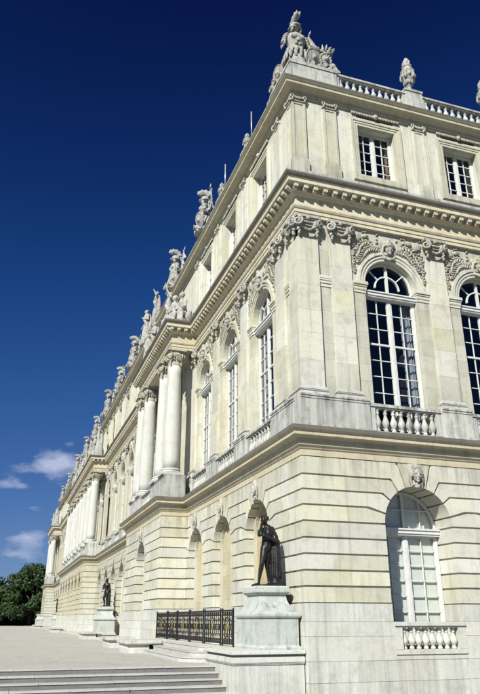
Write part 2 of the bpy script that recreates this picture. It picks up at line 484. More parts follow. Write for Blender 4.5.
# broad steps down from the terrace
steps = put('broad_steps', None, loc=(-2.3, STEP_Y, Z_L), label='broad stone steps leading up to the gravel terrace', cat='steps')
for k in range(7):
    zt = Z_T - .15 * k
    y1 = STEP_Y - .36 * k
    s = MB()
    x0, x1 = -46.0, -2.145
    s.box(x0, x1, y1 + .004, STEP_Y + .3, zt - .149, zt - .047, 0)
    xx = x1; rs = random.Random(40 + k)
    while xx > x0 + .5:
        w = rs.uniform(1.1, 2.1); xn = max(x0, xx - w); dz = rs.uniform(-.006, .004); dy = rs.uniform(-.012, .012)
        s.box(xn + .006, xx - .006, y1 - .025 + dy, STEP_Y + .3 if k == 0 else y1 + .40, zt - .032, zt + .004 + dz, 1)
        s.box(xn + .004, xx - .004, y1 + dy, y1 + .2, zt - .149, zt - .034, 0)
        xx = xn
    o = s.build('step', ['step', 'tread'], steps, loc=(2.3, -STEP_Y, -Z_L))

# ================================================================== THE PALACE
palace = put('palace', None, label='long cream limestone palace with arched windows, columns and statues along its roof', cat='palace')
PR = -1.35                         # how far the avant-corps come forward (x)
AVC = [(14.33, 24.70), (49.0, 77.5), (107.0, 117.4)]
Y_END = 131.7
X_END = 24.6
PLAN = [(X_END, 0), (0, 0)]
for a, b in AVC: PLAN += [(0, a), (PR, a), (PR, b), (0, b)]
PLAN += [(0, Y_END), (X_END, Y_END)]
PLAN_FLAT = [(X_END, 0), (0, 0), (0, Y_END), (X_END, Y_END)]

BAY_B = [4.07 + 4.11 * i for i in range(5)]
BAY_A1 = [4.16, 8.46, 12.76]
BAY_A2 = [26.30 + 4.22 * i for i in range(6)]
BAY_C = [52.2 + 3.685 * i for i in range(7)]       # between the columns of the centre
BAY_A3 = [79.1 + 4.38 * i for i in range(7)]
BAY_A4 = [119.0, 123.3, 127.6]
BAY_V1, BAY_V3 = [19.5], [112.2]

# ---------------------------------------------------------------- rusticated ground floor
RG, ZS = 1.25, 4.39
ZUP = [2.04, 2.51, 2.96, 3.43, 3.90, 4.39, 4.88, 5.35, 5.82, 6.40]
ZLOW = [Z_L - .05, -.06, .49, 1.14, 1.54, 2.04]
KINK = {4.88: 15, 5.35: 37, 5.82: 57, 6.40: 72}
GRV = .028
def line_pts(z, r, qmax, dz, inward):
    """joint at height z seen from the arch centre: outer end ... arch end"""
    th = KINK.get(z)
    if th is None: return [(qmax, z + dz), (r, z + dz)], 0.0
    t = RAD(th) + (dz / r)
    kq = (z + dz - ZS) / math.tan(t)
    e = (r * math.cos(t), ZS + r * math.sin(t))
    if kq >= qmax - .02:
        return [(qmax, ZS + qmax * math.tan(t)), e], t
    return [(qmax, z + dz), (kq, z + dz), e], t
def half_course(z0, z1, r, qmax, g=GRV):
    a, t0 = line_pts(z0, r, qmax, g, True)
    b, t1 = line_pts(z1, r, qmax, -g, True)
    arc = []
    if t1 > 0:
        if z0 >= ZS - 1e-6 and t0 == 0: t0 = g / r
        arc = [(r * math.cos(t0 + (t1 - t0) * i / 5), ZS + r * math.sin(t0 + (t1 - t0) * i / 5)) for i in range(1, 5)]
    return a + arc + list(reversed(b))
def voussoir(r, g=GRV):
    t0, t1 = RAD(72) + g / r, RAD(82.5)
    arc = [(r * math.cos(t0 + (t1 - t0) * i / 3), ZS + r * math.sin(t0 + (t1 - t0) * i / 3)) for i in range(4)]
    zt = 6.40 - g
    return arc + [((zt - ZS) / math.tan(t1), zt), ((zt - ZS) / math.tan(t0), zt)]
def keystone(r):
    t1 = RAD(83)
    zt = 6.40 - GRV
    q = (zt - ZS) / math.tan(t1)
    return [(-q, zt), (-r * math.cos(t1), ZS + r * math.sin(t1)), (0, ZS + r), (r * math.cos(t1), ZS + r * math.sin(t1)), (q, zt)]

rnd = random.Random(5)
def rustic(parent, p0, p1, arches, depth, zb, single, doff=0.0, ends=(0, 0), sink=None):
    """stones of one stretch of ground floor in its facade frame; arches are centres along it;
       single = each stone an object of its own, otherwise all go into the mesh builder `sink`"""
    def stone(poly, mat, dep=depth, proud=0.0):
        if single:
            MB().prism(poly, doff - dep, doff + proud).build('stone', mat, parent)
        else:
            sink.prism(poly, doff - dep, doff + proud, 1 if mat == 'plinth' else 0)
    arches = sorted(arches)
    lows = list(zip(ZLOW, ZLOW[1:]))
    ups = list(zip(ZUP, ZUP[1:]))
    if not arches:
        for i, (z0, z1) in enumerate(lows + ups):
            low = z1 <= 2.05
            g = .004 if low else GRV
            w = p1 - p0
            cuts = [p0, p1] if w < 1.7 else [p0, p0 + w * (.38 + .24 * (i % 2)), p1]
            for a, b in zip(cuts, cuts[1:]):
                stone([(a + .003, z0 + g), (b - .003, z0 + g), (b - .003, z1 - g), (a + .003, z1 - g)], 'plinth' if low else 'stone', proud=.03 if low else 0)
        return
    for ai, c in enumerate(arches):
        for s in (-1, 1):
            if s < 0: lim = p0 if ai == 0 else (arches[ai - 1] + c) / 2
            else: lim = p1 if ai == len(arches) - 1 else (arches[ai + 1] + c) / 2
            free = (s < 0 and ai == 0) or (s > 0 and ai == len(arches) - 1)
            qb = abs(lim - c)
            for i, (z0, z1) in enumerate(lows + ups):
                low = z1 <= 2.05
                q = qb
                if not free:       # running bond in the middle of a pier
                    q = qb + (.22 if (i % 2) == (s > 0) else -.22)
                q -= .003
                mat = 'plinth' if low else 'stone'
                if z1 <= zb + .01:
                    poly = [(0.003, z0 + .004), (q, z0 + .004), (q, z1 - .004), (0.003, z1 - .004)]
                    if single and q > 1.9:
                        cut = q * (.42 + .2 * (i % 2))
                        for a, b in ((0.003, cut - .003), (cut + .003, q)):
                            stone([(c + s * x, z) for x, z in ((a, z0 + .004), (b, z0 + .004), (b, z1 - .004), (a, z1 - .004))], mat, .3 if z1 < zb - .1 else depth, .03)
                    else:
                        stone([(c + s * x, z) for x, z in poly], mat, .3, .03)
                    continue
                if low:
                    segs = [(RG, q)]
                    if q - RG > 1.45:
                        cut = RG + (q - RG) * (.4 + .22 * (i % 2)); segs = [(RG, cut - .003), (cut + .003, q)]
                    zz0 = max(z0, zb)
                    for a, b in segs:
                        stone([(c + s * a, zz0 + .004), (c + s * b, zz0 + .004), (c + s * b, z1 - .004), (c + s * a, z1 - .004)], mat, proud=.03)
                    continue
                qq = q
                if q - RG > 1.2:
                    cut = RG + (q - RG) * (.46 + .2 * (i % 2))
                    if z1 > 5.0: cut = max(cut, 2.0)
                    if q - cut > .35:
                        stone([(c + s * (cut + .003), z0 + GRV), (c + s * q, z0 + GRV), (c + s * q, z1 - GRV), (c + s * (cut + .003), z1 - GRV)], mat)
                        qq = cut - .003
                stone([(c + s * x, z) for x, z in half_course(z0, z1, RG, qq)], mat)
            stone([(c + s * x, z) for x, z in voussoir(RG)], 'stone')
        stone([(c + x, z) for x, z in keystone(RG)], 'stone', proud=.05)

def core_poly(r, qmax, zb, ztop, zs, n=12):
    """half of a wall with an arched opening, from the centre line outwards"""
    pts = [(qmax, Z_L - .05 if zb is None else zb)]
    pts += [(r, pts[0][1])]
    pts += [(r * math.cos(PI / 2 * i / n), zs + r * math.sin(PI / 2 * i / n)) for i in range(n + 1)]
    pts += [(0, ztop), (qmax, ztop)]
    return pts
def arched_wall(mb, p0, p1, arches, r, zs, zb, z0, ztop, y0, y1, mi=0):
    arches = sorted(arches)
    if not arches:
        mb.prism([(p0, z0), (p1, z0), (p1, ztop), (p0, ztop)], y0, y1, mi); return
    for ai, c in enumerate(arches):
        for s in (-1, 1):
            if s < 0: lim = p0 if ai == 0 else (arches[ai - 1] + c) / 2
            else: lim = p1 if ai == len(arches) - 1 else (arches[ai + 1] + c) / 2
            q = abs(lim - c)
            mb.prism([(c + s * x, z) for x, z in core_poly(r, q, zb, ztop, zs)], y0, y1, mi)
            if zb > z0 + .01:
                mb.prism([(c, z0), (c + s * q, z0), (c + s * q, zb - .0005), (c, zb - .0005)], y0, y1, mi)

# the part of the ground floor whose stones are picked apart
DEP_B, DEP_A = 1.10, 0.60
def gf_wall(rz, loc, p0, p1, arches, depth, zb, single, doff=0.0, in0=.08, in1=.08):
    mb = MB()
    arched_wall(mb, p0 + in0, p1 - in1, arches, RG + .07, ZS, zb, Z_L, 6.45, doff - depth + .03, doff - .08)
    o = mb.build('ground_floor_wall', 'stone', palace, loc, rz)
    if single: rustic(o, p0, p1, arches, depth, zb, True, doff)
    else:
        sk = MB(); rustic(o, p0, p1, arches, depth, zb, False, doff, sink=sk)
        sk.build('stone_courses', ['old' if rz == RA else 'stone', 'plinth'], o, kind='stuff')
    return o
xb = [-x for x in BAY_B]
gf_wall(RB, (0, 0, 0), -6.18, 0, xb[:1], DEP_B, .49, True, in0=0, in1=.08)
gf_wall(RB, (0, 0, 0), -10.29, -6.18, xb[1:2], DEP_B, .49, True, in0=0, in1=0)
gf_wall(RB, (0, 0, 0), -X_END, -10.29, xb[2:], DEP_B, .49, False, in0=0, in1=0)
gf_wall(RA, (0, 0, 0), DEP_B + .004, AVC[0][0] + .03, BAY_A1, DEP_A, .49, True, in0=-.2, in1=0)
gf_wall(RB, (0, AVC[0][0], 0), 0.003, -PR, [], .5, .49, True, in0=-.2, in1=.08)
gf_wall(RA, (0, 0, 0), AVC[0][0] + .504, AVC[0][1], BAY_V1, 1.0, .49, True, doff=-PR, in0=-.2, in1=.08)
gf_wall(RA, (0, 0, 0), AVC[0][1], AVC[1][0], BAY_A2, DEP_A, .49, False, in0=0, in1=0)
gf_wall(RB, (0, AVC[1][0], 0), 0.003, -PR, [], .5, .49, False, in0=-.2, in1=.08)
gf_wall(RA, (0, 0, 0), AVC[1][0] + .504, AVC[1][1], BAY_C, .8, .49, False, doff=-PR, in0=-.2, in1=.08)
gf_wall(RA, (0, 0, 0), AVC[1][1], AVC[2][0], BAY_A3, DEP_A, .49, False, in0=0, in1=0)
gf_wall(RB, (0, AVC[2][0], 0), 0.003, -PR, [], .5, .49, False, in0=-.2, in1=.08)
gf_wall(RA, (0, 0, 0), AVC[2][0] + .504, AVC[2][1], BAY_V3, .8, .49, False, doff=-PR, in0=-.2, in1=.08)
gf_wall(RA, (0, 0, 0), AVC[2][1], Y_END, BAY_A4, DEP_A, .49, False, in0=0, in1=.08)

# blind niches and doors of facade A
def arch_poly(r, z0, zs, n=16):
    return [(-r, z0), (r, z0)] + [(r * math.cos(PI * i / n), zs + r * math.sin(PI * i / n)) for i in range(n + 1)]
def arch_ring(mb, r1, r0, z0, zs, y0, y1, n=16, mi=0):
    for s in (-1, 1):
        mb.box(min(s * r0, s * r1), max(s * r0, s * r1), y0, y1, z0, zs, mi)
    for i in range(n):
        a, b = PI * i / n, PI * (i + 1) / n
        mb.prism([(r0 * math.cos(a), zs + r0 * math.sin(a)), (r1 * math.cos(a), zs + r1 * math.sin(a)),
                  (r1 * math.cos(b), zs + r1 * math.sin(b)), (r0 * math.cos(b), zs + r0 * math.sin(b))], y0, y1, mi)
nb = MB(); nb.prism(arch_poly(RG + .03, .5, ZS), -.58, -.45)
niche_me = nb.mesh('niche_panel', 'ochre')
nb = MB(); arch_ring(nb, RG + .02, RG - .085, .5, ZS, -.445, -.33)
nring_me = nb.mesh('niche_frame', 'stone')
for c in BAY_A1 + BAY_A2 + BAY_A3 + BAY_A4:
    p = put('niche_panel', niche_me, palace, (0, c, 0), RA)
    put('niche_frame', nring_me, p)

# ---------------------------------------------------------------- cornices
GF_PROF = [(-.2, 6.40), (0.0, 6.40 + .004), (0.0, 6.60), (.03, 6.62), (.06, 6.68), (.11, 6.72), (.13, 6.80), (.13, 6.93), (.17, 6.96), (.35, 6.985), (.35, 7.10), (.39, 7.11), (.44, 7.16), (.44, 7.275), (-.5, 7.31)]
GF_MI = [0] * 12 + [1, 1]
MB().sweep(PLAN, GF_PROF, GF_MI).build('ground_floor_cornice', ['cornice', 'ledge'], palace)
EN_PROF = [(-.62, 15.50), (-.20, 15.50), (-.20, 15.64), (-.17, 15.645), (-.17, 15.79), (-.135, 15.80), (-.10, 15.87), (-.10, 15.93), (-.25, 15.95),
           (-.25, 16.40), (-.20, 16.42), (-.15, 16.50), (-.10, 16.52), (-.10, 16.70), (.20, 16.705), (.20, 16.86), (.24, 16.88), (.30, 16.95), (.33, 17.01), (.33, 17.075), (-.5, 17.19)]
EN_MI = [0] * 16 + [1, 1, 1, 1]
MB().sweep(PLAN, EN_PROF, EN_MI).build('entablature', ['cornice', 'ledge'], palace)
AT_PROF = [(-.6, 21.26), (-.24, 21.26), (-.24, 21.33), (-.20, 21.35), (-.20, 21.47), (-.14, 21.49), (-.05, 21.55), (-.02, 21.57), (.10, 21.59), (.10, 21.70), (.14, 21.72), (.19, 21.78), (.21, 21.80), (.21, 21.86), (-.6, 21.95)]
MB().sweep(PLAN_FLAT, AT_PROF, [0] * 12 + [1, 1]).build('attic_cornice', ['cornice', 'ledge'], palace)
# a course of small carved leaves under the attic cornice
MB().sweep(PLAN_FLAT, [(-.6, 17.16), (-.19, 17.16), (-.19, 17.62), (-.23, 17.66), (-.33, 17.67), (-.6, 17.67)]).build('attic_plinth', 'grey', palace)
MB().sweep(PLAN_FLAT, [(-.8, 21.93), (-.20, 21.93), (-.20, 22.14), (-.55, 22.14)]).build('parapet_plinth', 'grey', palace)

# modillions
mo = MB(); mo.box(-.085, .085, 0, .25, .02, .145); mo.box(-.10, .10, 0, .27, .145, .18)
mo.box(-.085, .085, 0, .16, -.03, .02)
modil_me = mo.mesh('modillion', 'cornice')
n_mod = [0]; far_mod = MB()
def modillions(p0, p1, rz, base, sp=.40):
    n = max(1, int(round((p1 - p0) / sp)))
    for i in range(n + 1):
        p = p0 + (p1 - p0) * i / n
        loc = Matrix.Rotation(rz, 3, 'Z') @ Vector((p, 0, 0)) + Vector(base)
        if n_mod[0] < 290:
            n_mod[0] += 1
            put('modillion', modil_me, palace, loc, rz)
        else:
            off = Matrix.Rotation(rz, 3, 'Z')
            for (a, b, c, d, e, f) in ((-.1, .1, 0, .26, -.02, .18),):
                q = [Vector((x, y, z)) for x in (a, b) for y in (c, d) for z in (e, f)]
                bb = len(far_mod.v)
                far_mod.v += [tuple(loc + off @ v) for v in q]
                for k in ((0, 1, 3, 2), (4, 6, 7, 5), (0, 4, 5, 1), (2, 3, 7, 6), (0, 2, 6, 4), (1, 5, 7, 3)):
                    far_mod.face([bb + t for t in k])
MZ = 16.52
modillions(-X_END + .3, -.14, RB, (0, .10, MZ))
modillions(.14, AVC[0][0] - .25, RA, (.10, 0, MZ))
for (a, b) in AVC[:1]:
    modillions(.05, -PR - .1, RB, (0, a + .10, MZ))
    modillions(a - .02, b + .02, RA, (PR + .10, 0, MZ))
modillions(AVC[0][1] + .3, AVC[1][0] - .25, RA, (.10, 0, MZ))
modillions(.05, -PR - .1, RB, (0, AVC[1][0] + .10, MZ))
modillions(AVC[1][0] - .02, AVC[1][1], RA, (PR + .10, 0, MZ))
modillions(AVC[1][1] + .3, AVC[2][0] - .25, RA, (.10, 0, MZ))
modillions(AVC[2][0], AVC[2][1], RA, (PR + .10, 0, MZ))
far_mod.build('modillion_row', 'cornice', palace, kind='stuff')

# ---------------------------------------------------------------- first floor walls
RF, ZF = 1.10, 13.18
YW, YP = -.34, -.25
ff = MB()
arched_wall(ff, -X_END, -.34, xb, RF, ZF, 7.45, 7.2, 15.9, YW - .34, YW)
ff.build('first_floor_wall', 'ashlar', palace, (0, 0, 0), RB)
ff = MB()
arched_wall(ff, .35, AVC[0][0], BAY_A1, RF, ZF, 7.45, 7.2, 15.9, YW - .34, YW)
arched_wall(ff, AVC[0][0], AVC[0][1], BAY_V1, RF, ZF, 7.45, 7.2, 15.9, YW - .34, YW)
ff.build('first_floor_wall', 'ashlar', palace, (0, 0, 0), RA)
ff = MB()
arched_wall(ff, AVC[0][1], AVC[1][0], BAY_A2, RF, ZF, 7.45, 7.2, 15.9, YW - .34, YW)
arched_wall(ff, AVC[1][0], AVC[1][1], BAY_C, RF, ZF, 7.45, 7.2, 15.9, YW - .34, YW)
arched_wall(ff, AVC[1][1], AVC[2][0], BAY_A3, RF, ZF, 7.45, 7.2, 15.9, YW - .34, YW)
arched_wall(ff, AVC[2][0], AVC[2][1], BAY_V3, RF, ZF, 7.45, 7.2, 15.9, YW - .34, YW)
arched_wall(ff, AVC[2][1], Y_END, BAY_A4, RF, ZF, 7.45, 7.2, 15.9, YW - .34, YW)
ff.build('first_floor_wall', 'old', palace, (0, 0, 0), RA)
# portico floors and ceilings behind the columns
for a, b in AVC:
    MB().box(PR + .22, .5, a + .22, b - .22, 15.52, 16.9).build('portico_ceiling', 'cornice', palace)
    MB().box(PR + .03, .5, a + .03, b - .03, 6.5, 7.30).build('portico_floor', 'grey', palace)

# archivolt
av = MB()
def half_ring(mb, r0, r1, y0, y1, zs, n=20):
    for i in range(n):
        a, b = PI * i / n, PI * (i + 1) / n
        mb.prism([(r0 * math.cos(a), zs + r0 * math.sin(a)), (r1 * math.cos(a), zs + r1 * math.sin(a)),
                  (r1 * math.cos(b), zs + r1 * math.sin(b)), (r0 * math.cos(b), zs + r0 * math.sin(b))], y0, y1)
half_ring(av, RF - .012, RF + .10, YW - .2, YW + .035, ZF)
half_ring(av, RF + .10, RF + .22, YW - .1, YW + .065, ZF)
half_ring(av, RF + .22, RF + .33, YW - .1, YW + .105, ZF)
archivolt_me = av.mesh('archivolt', 'stone')
# impost on each pier
def impost_mesh(w):
    m = MB()
    for z0, z1, d in ((12.74, 12.84, .03), (12.84, 12.87, .05), (12.87, 12.98, .06), (12.98, 13.05, .09), (13.05, 13.13, .13), (13.13, 13.175, .12)):
        m.box(-d if d < .0 else 0, w, YW - .3, YW + d, z0, z1)
        m.box(-d * .6, 0, YW - .3, YW + d, z0, z1)
    return m.mesh('impost', 'stone')
impost_me = impost_mesh(.52)

# carved relief in the spandrels: leaves, shells and drops
def spandrel():
    m = MB(); r = random.Random(3)
    def leaf(x, z, ang, L, W, y=.045):
        m.ell((x + .5 * L * math.cos(ang), YW + y, z + .5 * L * math.sin(ang)), (L * .55, .04, W), (0, -ang, 0), 6, 4)
    for s in (-1, 1):
        # palm branch following the arch, then a second one climbing to the architrave
        for (r0, a0, a1, n, L) in ((RF + .50, 78, 34, 13, .20), (RF + .80, 70, 40, 9, .19)):
            pts = []
            for i in range(n):
                t = i / (n - 1); a = RAD(a0 + (a1 - a0) * t); R_ = r0 + .10 * math.sin(t * 5)
                x, z = s * R_ * math.cos(a), ZF + R_ * math.sin(a)
                if z > 15.36 or abs(x) > 1.56: continue
                pts.append((x, YW + .04, z))
                tang = math.atan2(-math.cos(a), s * math.sin(a))
                for w in (-1, 1):
                    ang = tang + w * s * .75
                    ex, ez = x + L * math.cos(ang), z + L * math.sin(ang)
                    if ez < 15.44 and abs(ex) < 1.62 and math.hypot(ex, ez - ZF) > RF + .36: leaf(x, z, ang, L * r.uniform(.8, 1.15), .034, .05)
            if len(pts) > 2: m.tube(pts, .03, 6)
        # a shield, a mask and ribbons in the corner
        m.ell((s * 1.30, YW + .05, 15.12), (.17, .07, .22), (0, s * .5, 0), 10, 6); m.ring((s * 1.30, YW + .08, 15.12), .13, .03, (PI / 2, 0, 0), 12, 5)
        m.ell((s * .95, YW + .05, 15.20), (.16, .06, .10), (0, s * .3, 0), 8, 5)
        for k in range(34):
            for _ in range(40):
                q = r.uniform(.35, 1.58); z = r.uniform(13.6, 15.42)
                if math.hypot(q, z - ZF) > RF + .42: break
            leaf(s * q, z, r.uniform(0, 2 * PI), r.uniform(.08, .16), r.uniform(.022, .038), .03)
        for i in range(11):
            x = s * 1.50 + .03 * math.sin(i * 1.9); z = 14.75 - i * .12
            m.ell((x, YW + .035, z), (.05, .045, .045), (0, 0, 0), 6, 4)
            for w in (-1, 1): leaf(x, z, PI / 2 + w * .9, .09, .025, .03)
    return m.mesh('spandrel_relief', 'carved')
spandrel_me = spandrel()

# masks on the keystones
def mask(helmet):
    s = SC()
    s.ell((0, .10, -.02), (.135, .15, .20), (0, 0, 0), 14, 10)
    s.ell((0, .245, -.03), (.026, .045, .065)); s.ell((0, .262, -.075), (.036, .034, .026))
    for q in (-1, 1):
        s.ell((q * .062, .215, .035), (.058, .035, .022), (0, q * .2, 0)); s.ell((q * .078, .185, -.075), (.045, .05, .05))
    s.ell((0, .225, -.125), (.048, .028, .013)); s.ell((0, .222, -.155), (.040, .028, .014)); s.ell((0, .185, -.205), (.055, .055, .042))
    if helmet:
        s.ell((0, .05, .17), (.20, .21, .18), (0, 0, 0), 14, 10); s.ring((0, .07, .09), .185, .035)
        s.ell((0, .05, .34), (.05, .20, .10)); s.ell((0, .20, .18), (.07, .06, .09))
        for q in (-1, 1):
            s.chain([(q * .19, .05, .08, .06), (q * .25, .02, -.12, .065), (q * .17, .03, -.34, .05)]); s.ell((q * .22, .02, .2), (.07, .06, .12))
        s.chain([(-.17, .05, -.34, .06), (0, .1, -.40, .07), (.17, .05, -.34, .06)])
    else:
        for k in range(13):
            a = RAD(-12 + 204 * k / 12)
            s.chain([(.135 * math.cos(a), .12, .02 + .20 * math.sin(a), .048), (.215 * math.cos(a), .06, .02 + .285 * math.sin(a), .058)], 7)
        for q in (-1, 1):
            s.chain([(q * .19, .05, 0, .065), (q * .215, .04, -.16, .062), (q * .16, .05, -.30, .05), (q * .19, .05, -.36, .035)])
        s.chain([(-.1, .09, -.29, .05), (.1, .09, -.29, .05)]); s.ell((0, .08, -.36), (.11, .08, .07))
    return sculpt(s, 'keystone_mask', 'carved', .0125, .003, 30, 1)
mask_ff, mask_gf = mask(True), mask(False)

# ---------------------------------------------------------------- capitals, pilasters, columns
def capital(rad, name):
    """Ionic capital with a swag of leaves; local y outwards, origin at the shaft axis top"""
    m = MB()
    m.box(-rad * 1.16, rad * 1.16, -rad * 1.16, rad * 1.16, .80, .93)
    m.box(-rad * 1.05, rad * 1.05, -rad * 1.05, rad * 1.05, .74, .80)
    return m
def volute(m, x, y, z, r, ry):
    """scroll disc facing direction ry (angle about z), with a raised spiral"""
    mm = Matrix.Rotation(ry, 3, 'Z')
    def T(p): q = mm @ Vector(p); return (x + q.x, y + q.y, z + q.z)
    pts, rr = [], []
    for i in range(30):
        t = i / 29; a = t * 2 * PI * 1.6; R_ = r * (1 - .82 * t)
        pts.append(T((R_ * math.cos(a + PI / 2), .05 + .05 * t, R_ * math.sin(a + PI / 2)))); rr.append(.062 * (1 - .35 * t) * r / .2)
    m.tube(pts, rr, 6)
    b = [T((r * .9 * math.cos(2 * PI * i / 14), .02, r * .9 * math.sin(2 * PI * i / 14))) for i in range(14)]
    k = len(m.v); m.v += b + [T((r * .9 * math.cos(2 * PI * i / 14), -.22, r * .9 * math.sin(2 * PI * i / 14))) for i in range(14)]
    m.face([k + i for i in range(14)])
    for i in range(14):
        j = (i + 1) % 14; m.face([k + i, k + j, k + 14 + j, k + 14 + i], 0, True)
def make_pil_capital():
    m = MB(); w = .425; r = random.Random(8)
    y = 0.0                                   # pilaster face at y = 0
    m.box(-w - .07, w + .07, -.12, .20, .80, .90); m.box(-w - .02, w + .02, -.12, .15, .74, .80)
    m.box(-w + .02, w - .02, -.12, .10, .50, .76)
    for s in (-1, 1):
        volute(m, s * (w - .03), .13, .58, .185, -s * .55)
        for i in range(4):
            m.ell((s * (w - .06 + .03 * math.sin(i * 2.1)), .09, .36 - i * .085), (.085 - .012 * i, .075, .06), (.3 * i, .4, 0), 7, 4)
        m.ell((s * (w * .5), .13, .40), (.08, .06, .06), (0, s * .5, 0), 7, 4)
    for i in range(11):                        # egg moulding and swag
        t = i / 10
        m.ell(((t - .5) * .62, .12, .62), (.034, .06, .055), (0, 0, 0), 6, 4)
        m.ell(((t - .5) * .56, .12, .44 - .14 * math.sin(PI * t)), (.05, .055, .06), (r.uniform(-1, 1), r.uniform(-1, 1), 0), 6, 4)
    m.ell((0, .17, .78), (.10, .07, .10), (0, 0, 0), 8, 5)
    return m.mesh('capital', 'carved')
pil_cap_me = make_pil_capital()
def make_col_capital():
    m = MB(); r = random.Random(2); R0 = .36
    m.box(-.52, .52, -.52, .52, .80, .90); m.box(-.46, .46, -.46, .46, .74, .80)
    m.lathe([(R0, .0), (R0 + .03, .03), (R0, .06), (R0, .45), (R0 + .10, .55), (R0 + .13, .64), (R0 + .06, .74)], (0, 0, 0), 18)
    for a in (PI / 4, 3 * PI / 4, 5 * PI / 4, 7 * PI / 4):
        volute(m, .40 * math.cos(a), .40 * math.sin(a), .53, .21, a - PI / 2 + .5)
        volute(m, .40 * math.cos(a), .40 * math.sin(a), .53, .21, a - PI / 2 - .5)
        for i in range(4): m.ell((.42 * math.cos(a), .42 * math.sin(a), .24 - i * .08), (.06, .06, .05), (0, 0, 0), 6, 4)
    for i in range(20):
        a = 2 * PI * i / 20
        m.ell((.44 * math.cos(a), .44 * math.sin(a), .38 - .09 * abs(math.sin(2 * a))), (.05, .05, .055), (0, 0, 0), 6, 4)
    return m.mesh('capital', 'carved')
col_cap_me = make_col_capital()

PZ0, PZ1, CAPZ = 8.50, 14.60, 14.60
def pil_base(w, y, t):
    m = MB()
    m.box(-w - .10, w + .10, y - t - .1, y + .13, PZ0, PZ0 + .12)
    m.box(-w - .09, w + .09, y - t - .1, y + .12, PZ0 + .12, PZ0 + .17, 1)
    m.box(-w - .05, w + .05, y - t - .1, y + .075, PZ0 + .17, PZ0 + .22)
    m.box(-w - .065, w + .065, y - t - .1, y + .09, PZ0 + .22, PZ0 + .30)
    m.box(-w - .02, w + .02, y - t - .1, y + .03, PZ0 + .30, PZ0 + .345)
    return m
PW = .425
base_me = pil_base(PW, YP, .09).mesh('pilaster_base', ['grey', 'ledge'])
shaft_stones = []
zz = PZ0 + .345
for i, h in enumerate((.95, 1.02, .88, 1.0, .93, 1.06)):
    z1 = zz + h if i < 5 else PZ1
    shaft_stones.append(MB().box(-PW, PW, YP - .13, YP, zz + .003, z1 - .003).mesh('stone', 'ashlar_plain' if False else 'stone')); zz = z1
shaft_me = MB().box(-PW, PW, YP - .13, YP, PZ0 + .345, PZ1).mesh('pilaster_shaft', 'stone')
corner_stones = []
zz = PZ0 + .345
for i, h in enumerate((.95, 1.02, .88, 1.0, .93, 1.06)):
    z1 = zz + h if i < 5 else PZ1
    corner_stones.append(MB().box(-PW + .134, PW, YP - .13, YP, zz + .003, z1 - .003).mesh('stone', 'stone')); zz = z1
shaft_old = MB().box(-PW, PW, YP - .13, YP, PZ0 + .345, PZ1).mesh('pilaster_shaft', 'old')
def pilaster(c, rz, singles, corner=False):
    loc = Matrix.Rotation(rz, 3, 'Z') @ Vector((c, 0, 0))
    p = put('pilaster', base_me, palace, loc, rz)
    if singles:
        for me in (corner_stones if corner else shaft_stones): put('stone', me, p)
    else: put('shaft', shaft_old if (rz == RA and c > 20) else shaft_me, p)
    put('capital', pil_cap_me, p, (0, YP, CAPZ))
    return p
pil_B = [.25 + PW, 2.0] + [(a + b) / 2 for a, b in zip(BAY_B, BAY_B[1:])] + [BAY_B[-1] + 2.05]
for i, c in enumerate(pil_B): pilaster(-c, RB, i < 3)
pil_A = [.25 + PW, 2.05, 6.31, 10.61, 14.75] + [24.35] + [(a + b) / 2 for a, b in zip(BAY_A2, BAY_A2[1:])] + \
        [48.3] + [52.2 - 1.84 + 3.685 * i for i in range(8)] + [78.2] + [(a + b) / 2 for a, b in zip(BAY_A3, BAY_A3[1:])] + [107.8, 116.7, 121.1, 125.4, 129.7]
for i, c in enumerate(pil_A): pilaster(c, RA, i < 4, i == 0)
# string course between the corner pilasters at impost height
for rz in (RA, RB):
    s = 1 if rz == RA else -1
    m = MB()
    for z0, z1, d in ((12.74, 12.84, .03), (12.87, 12.98, .06), (12.98, 13.05, .085), (13.05, 13.16, .10)):
        m.box(min(s * 1.10, s * 1.58), max(s * 1.10, s * 1.58), YW - .1, YW + d, z0, z1)
    m.build('impost', 'stone', palace, (0, 0, 0), rz)

# columns
def column_meshes():
    prof = []
    for i in range(13):
        t = i / 12
        r = .425 - .065 * max(0, (t - .25) / .75) ** 1.6
        prof.append((r, 8.86 + (14.62 - 8.86) * t))
    sh = MB().lathe(prof, (0, 0, 0), 28).mesh('column', 'column')
    b = MB(); b.box(-.58, .58, -.58, .58, 8.50, 8.62)
    b.lathe([(.56, 8.62), (.585, 8.66), (.56, 8.71), (.48, 8.725), (.47, 8.76), (.52, 8.78), (.52, 8.82), (.45, 8.84), (.44, 8.88)], (0, 0, 0), 28)
    return sh, b.mesh('column_base', 'column')
col_me, cbase_me = column_meshes()
COLX = -.83
COLS = {0: [14.98, 17.20, 21.80, 24.05], 1: [49.7 + 3.87 * i for i in range(8)], 2: [107.7, 109.9, 114.5, 116.7]}
for k, ys in COLS.items():
    for y in ys:
        c = put('column', col_me, palace, (COLX, y, 0), RA)
        put('base', cbase_me, c); put('capital', col_cap_me, c, (0, 0, CAPZ))

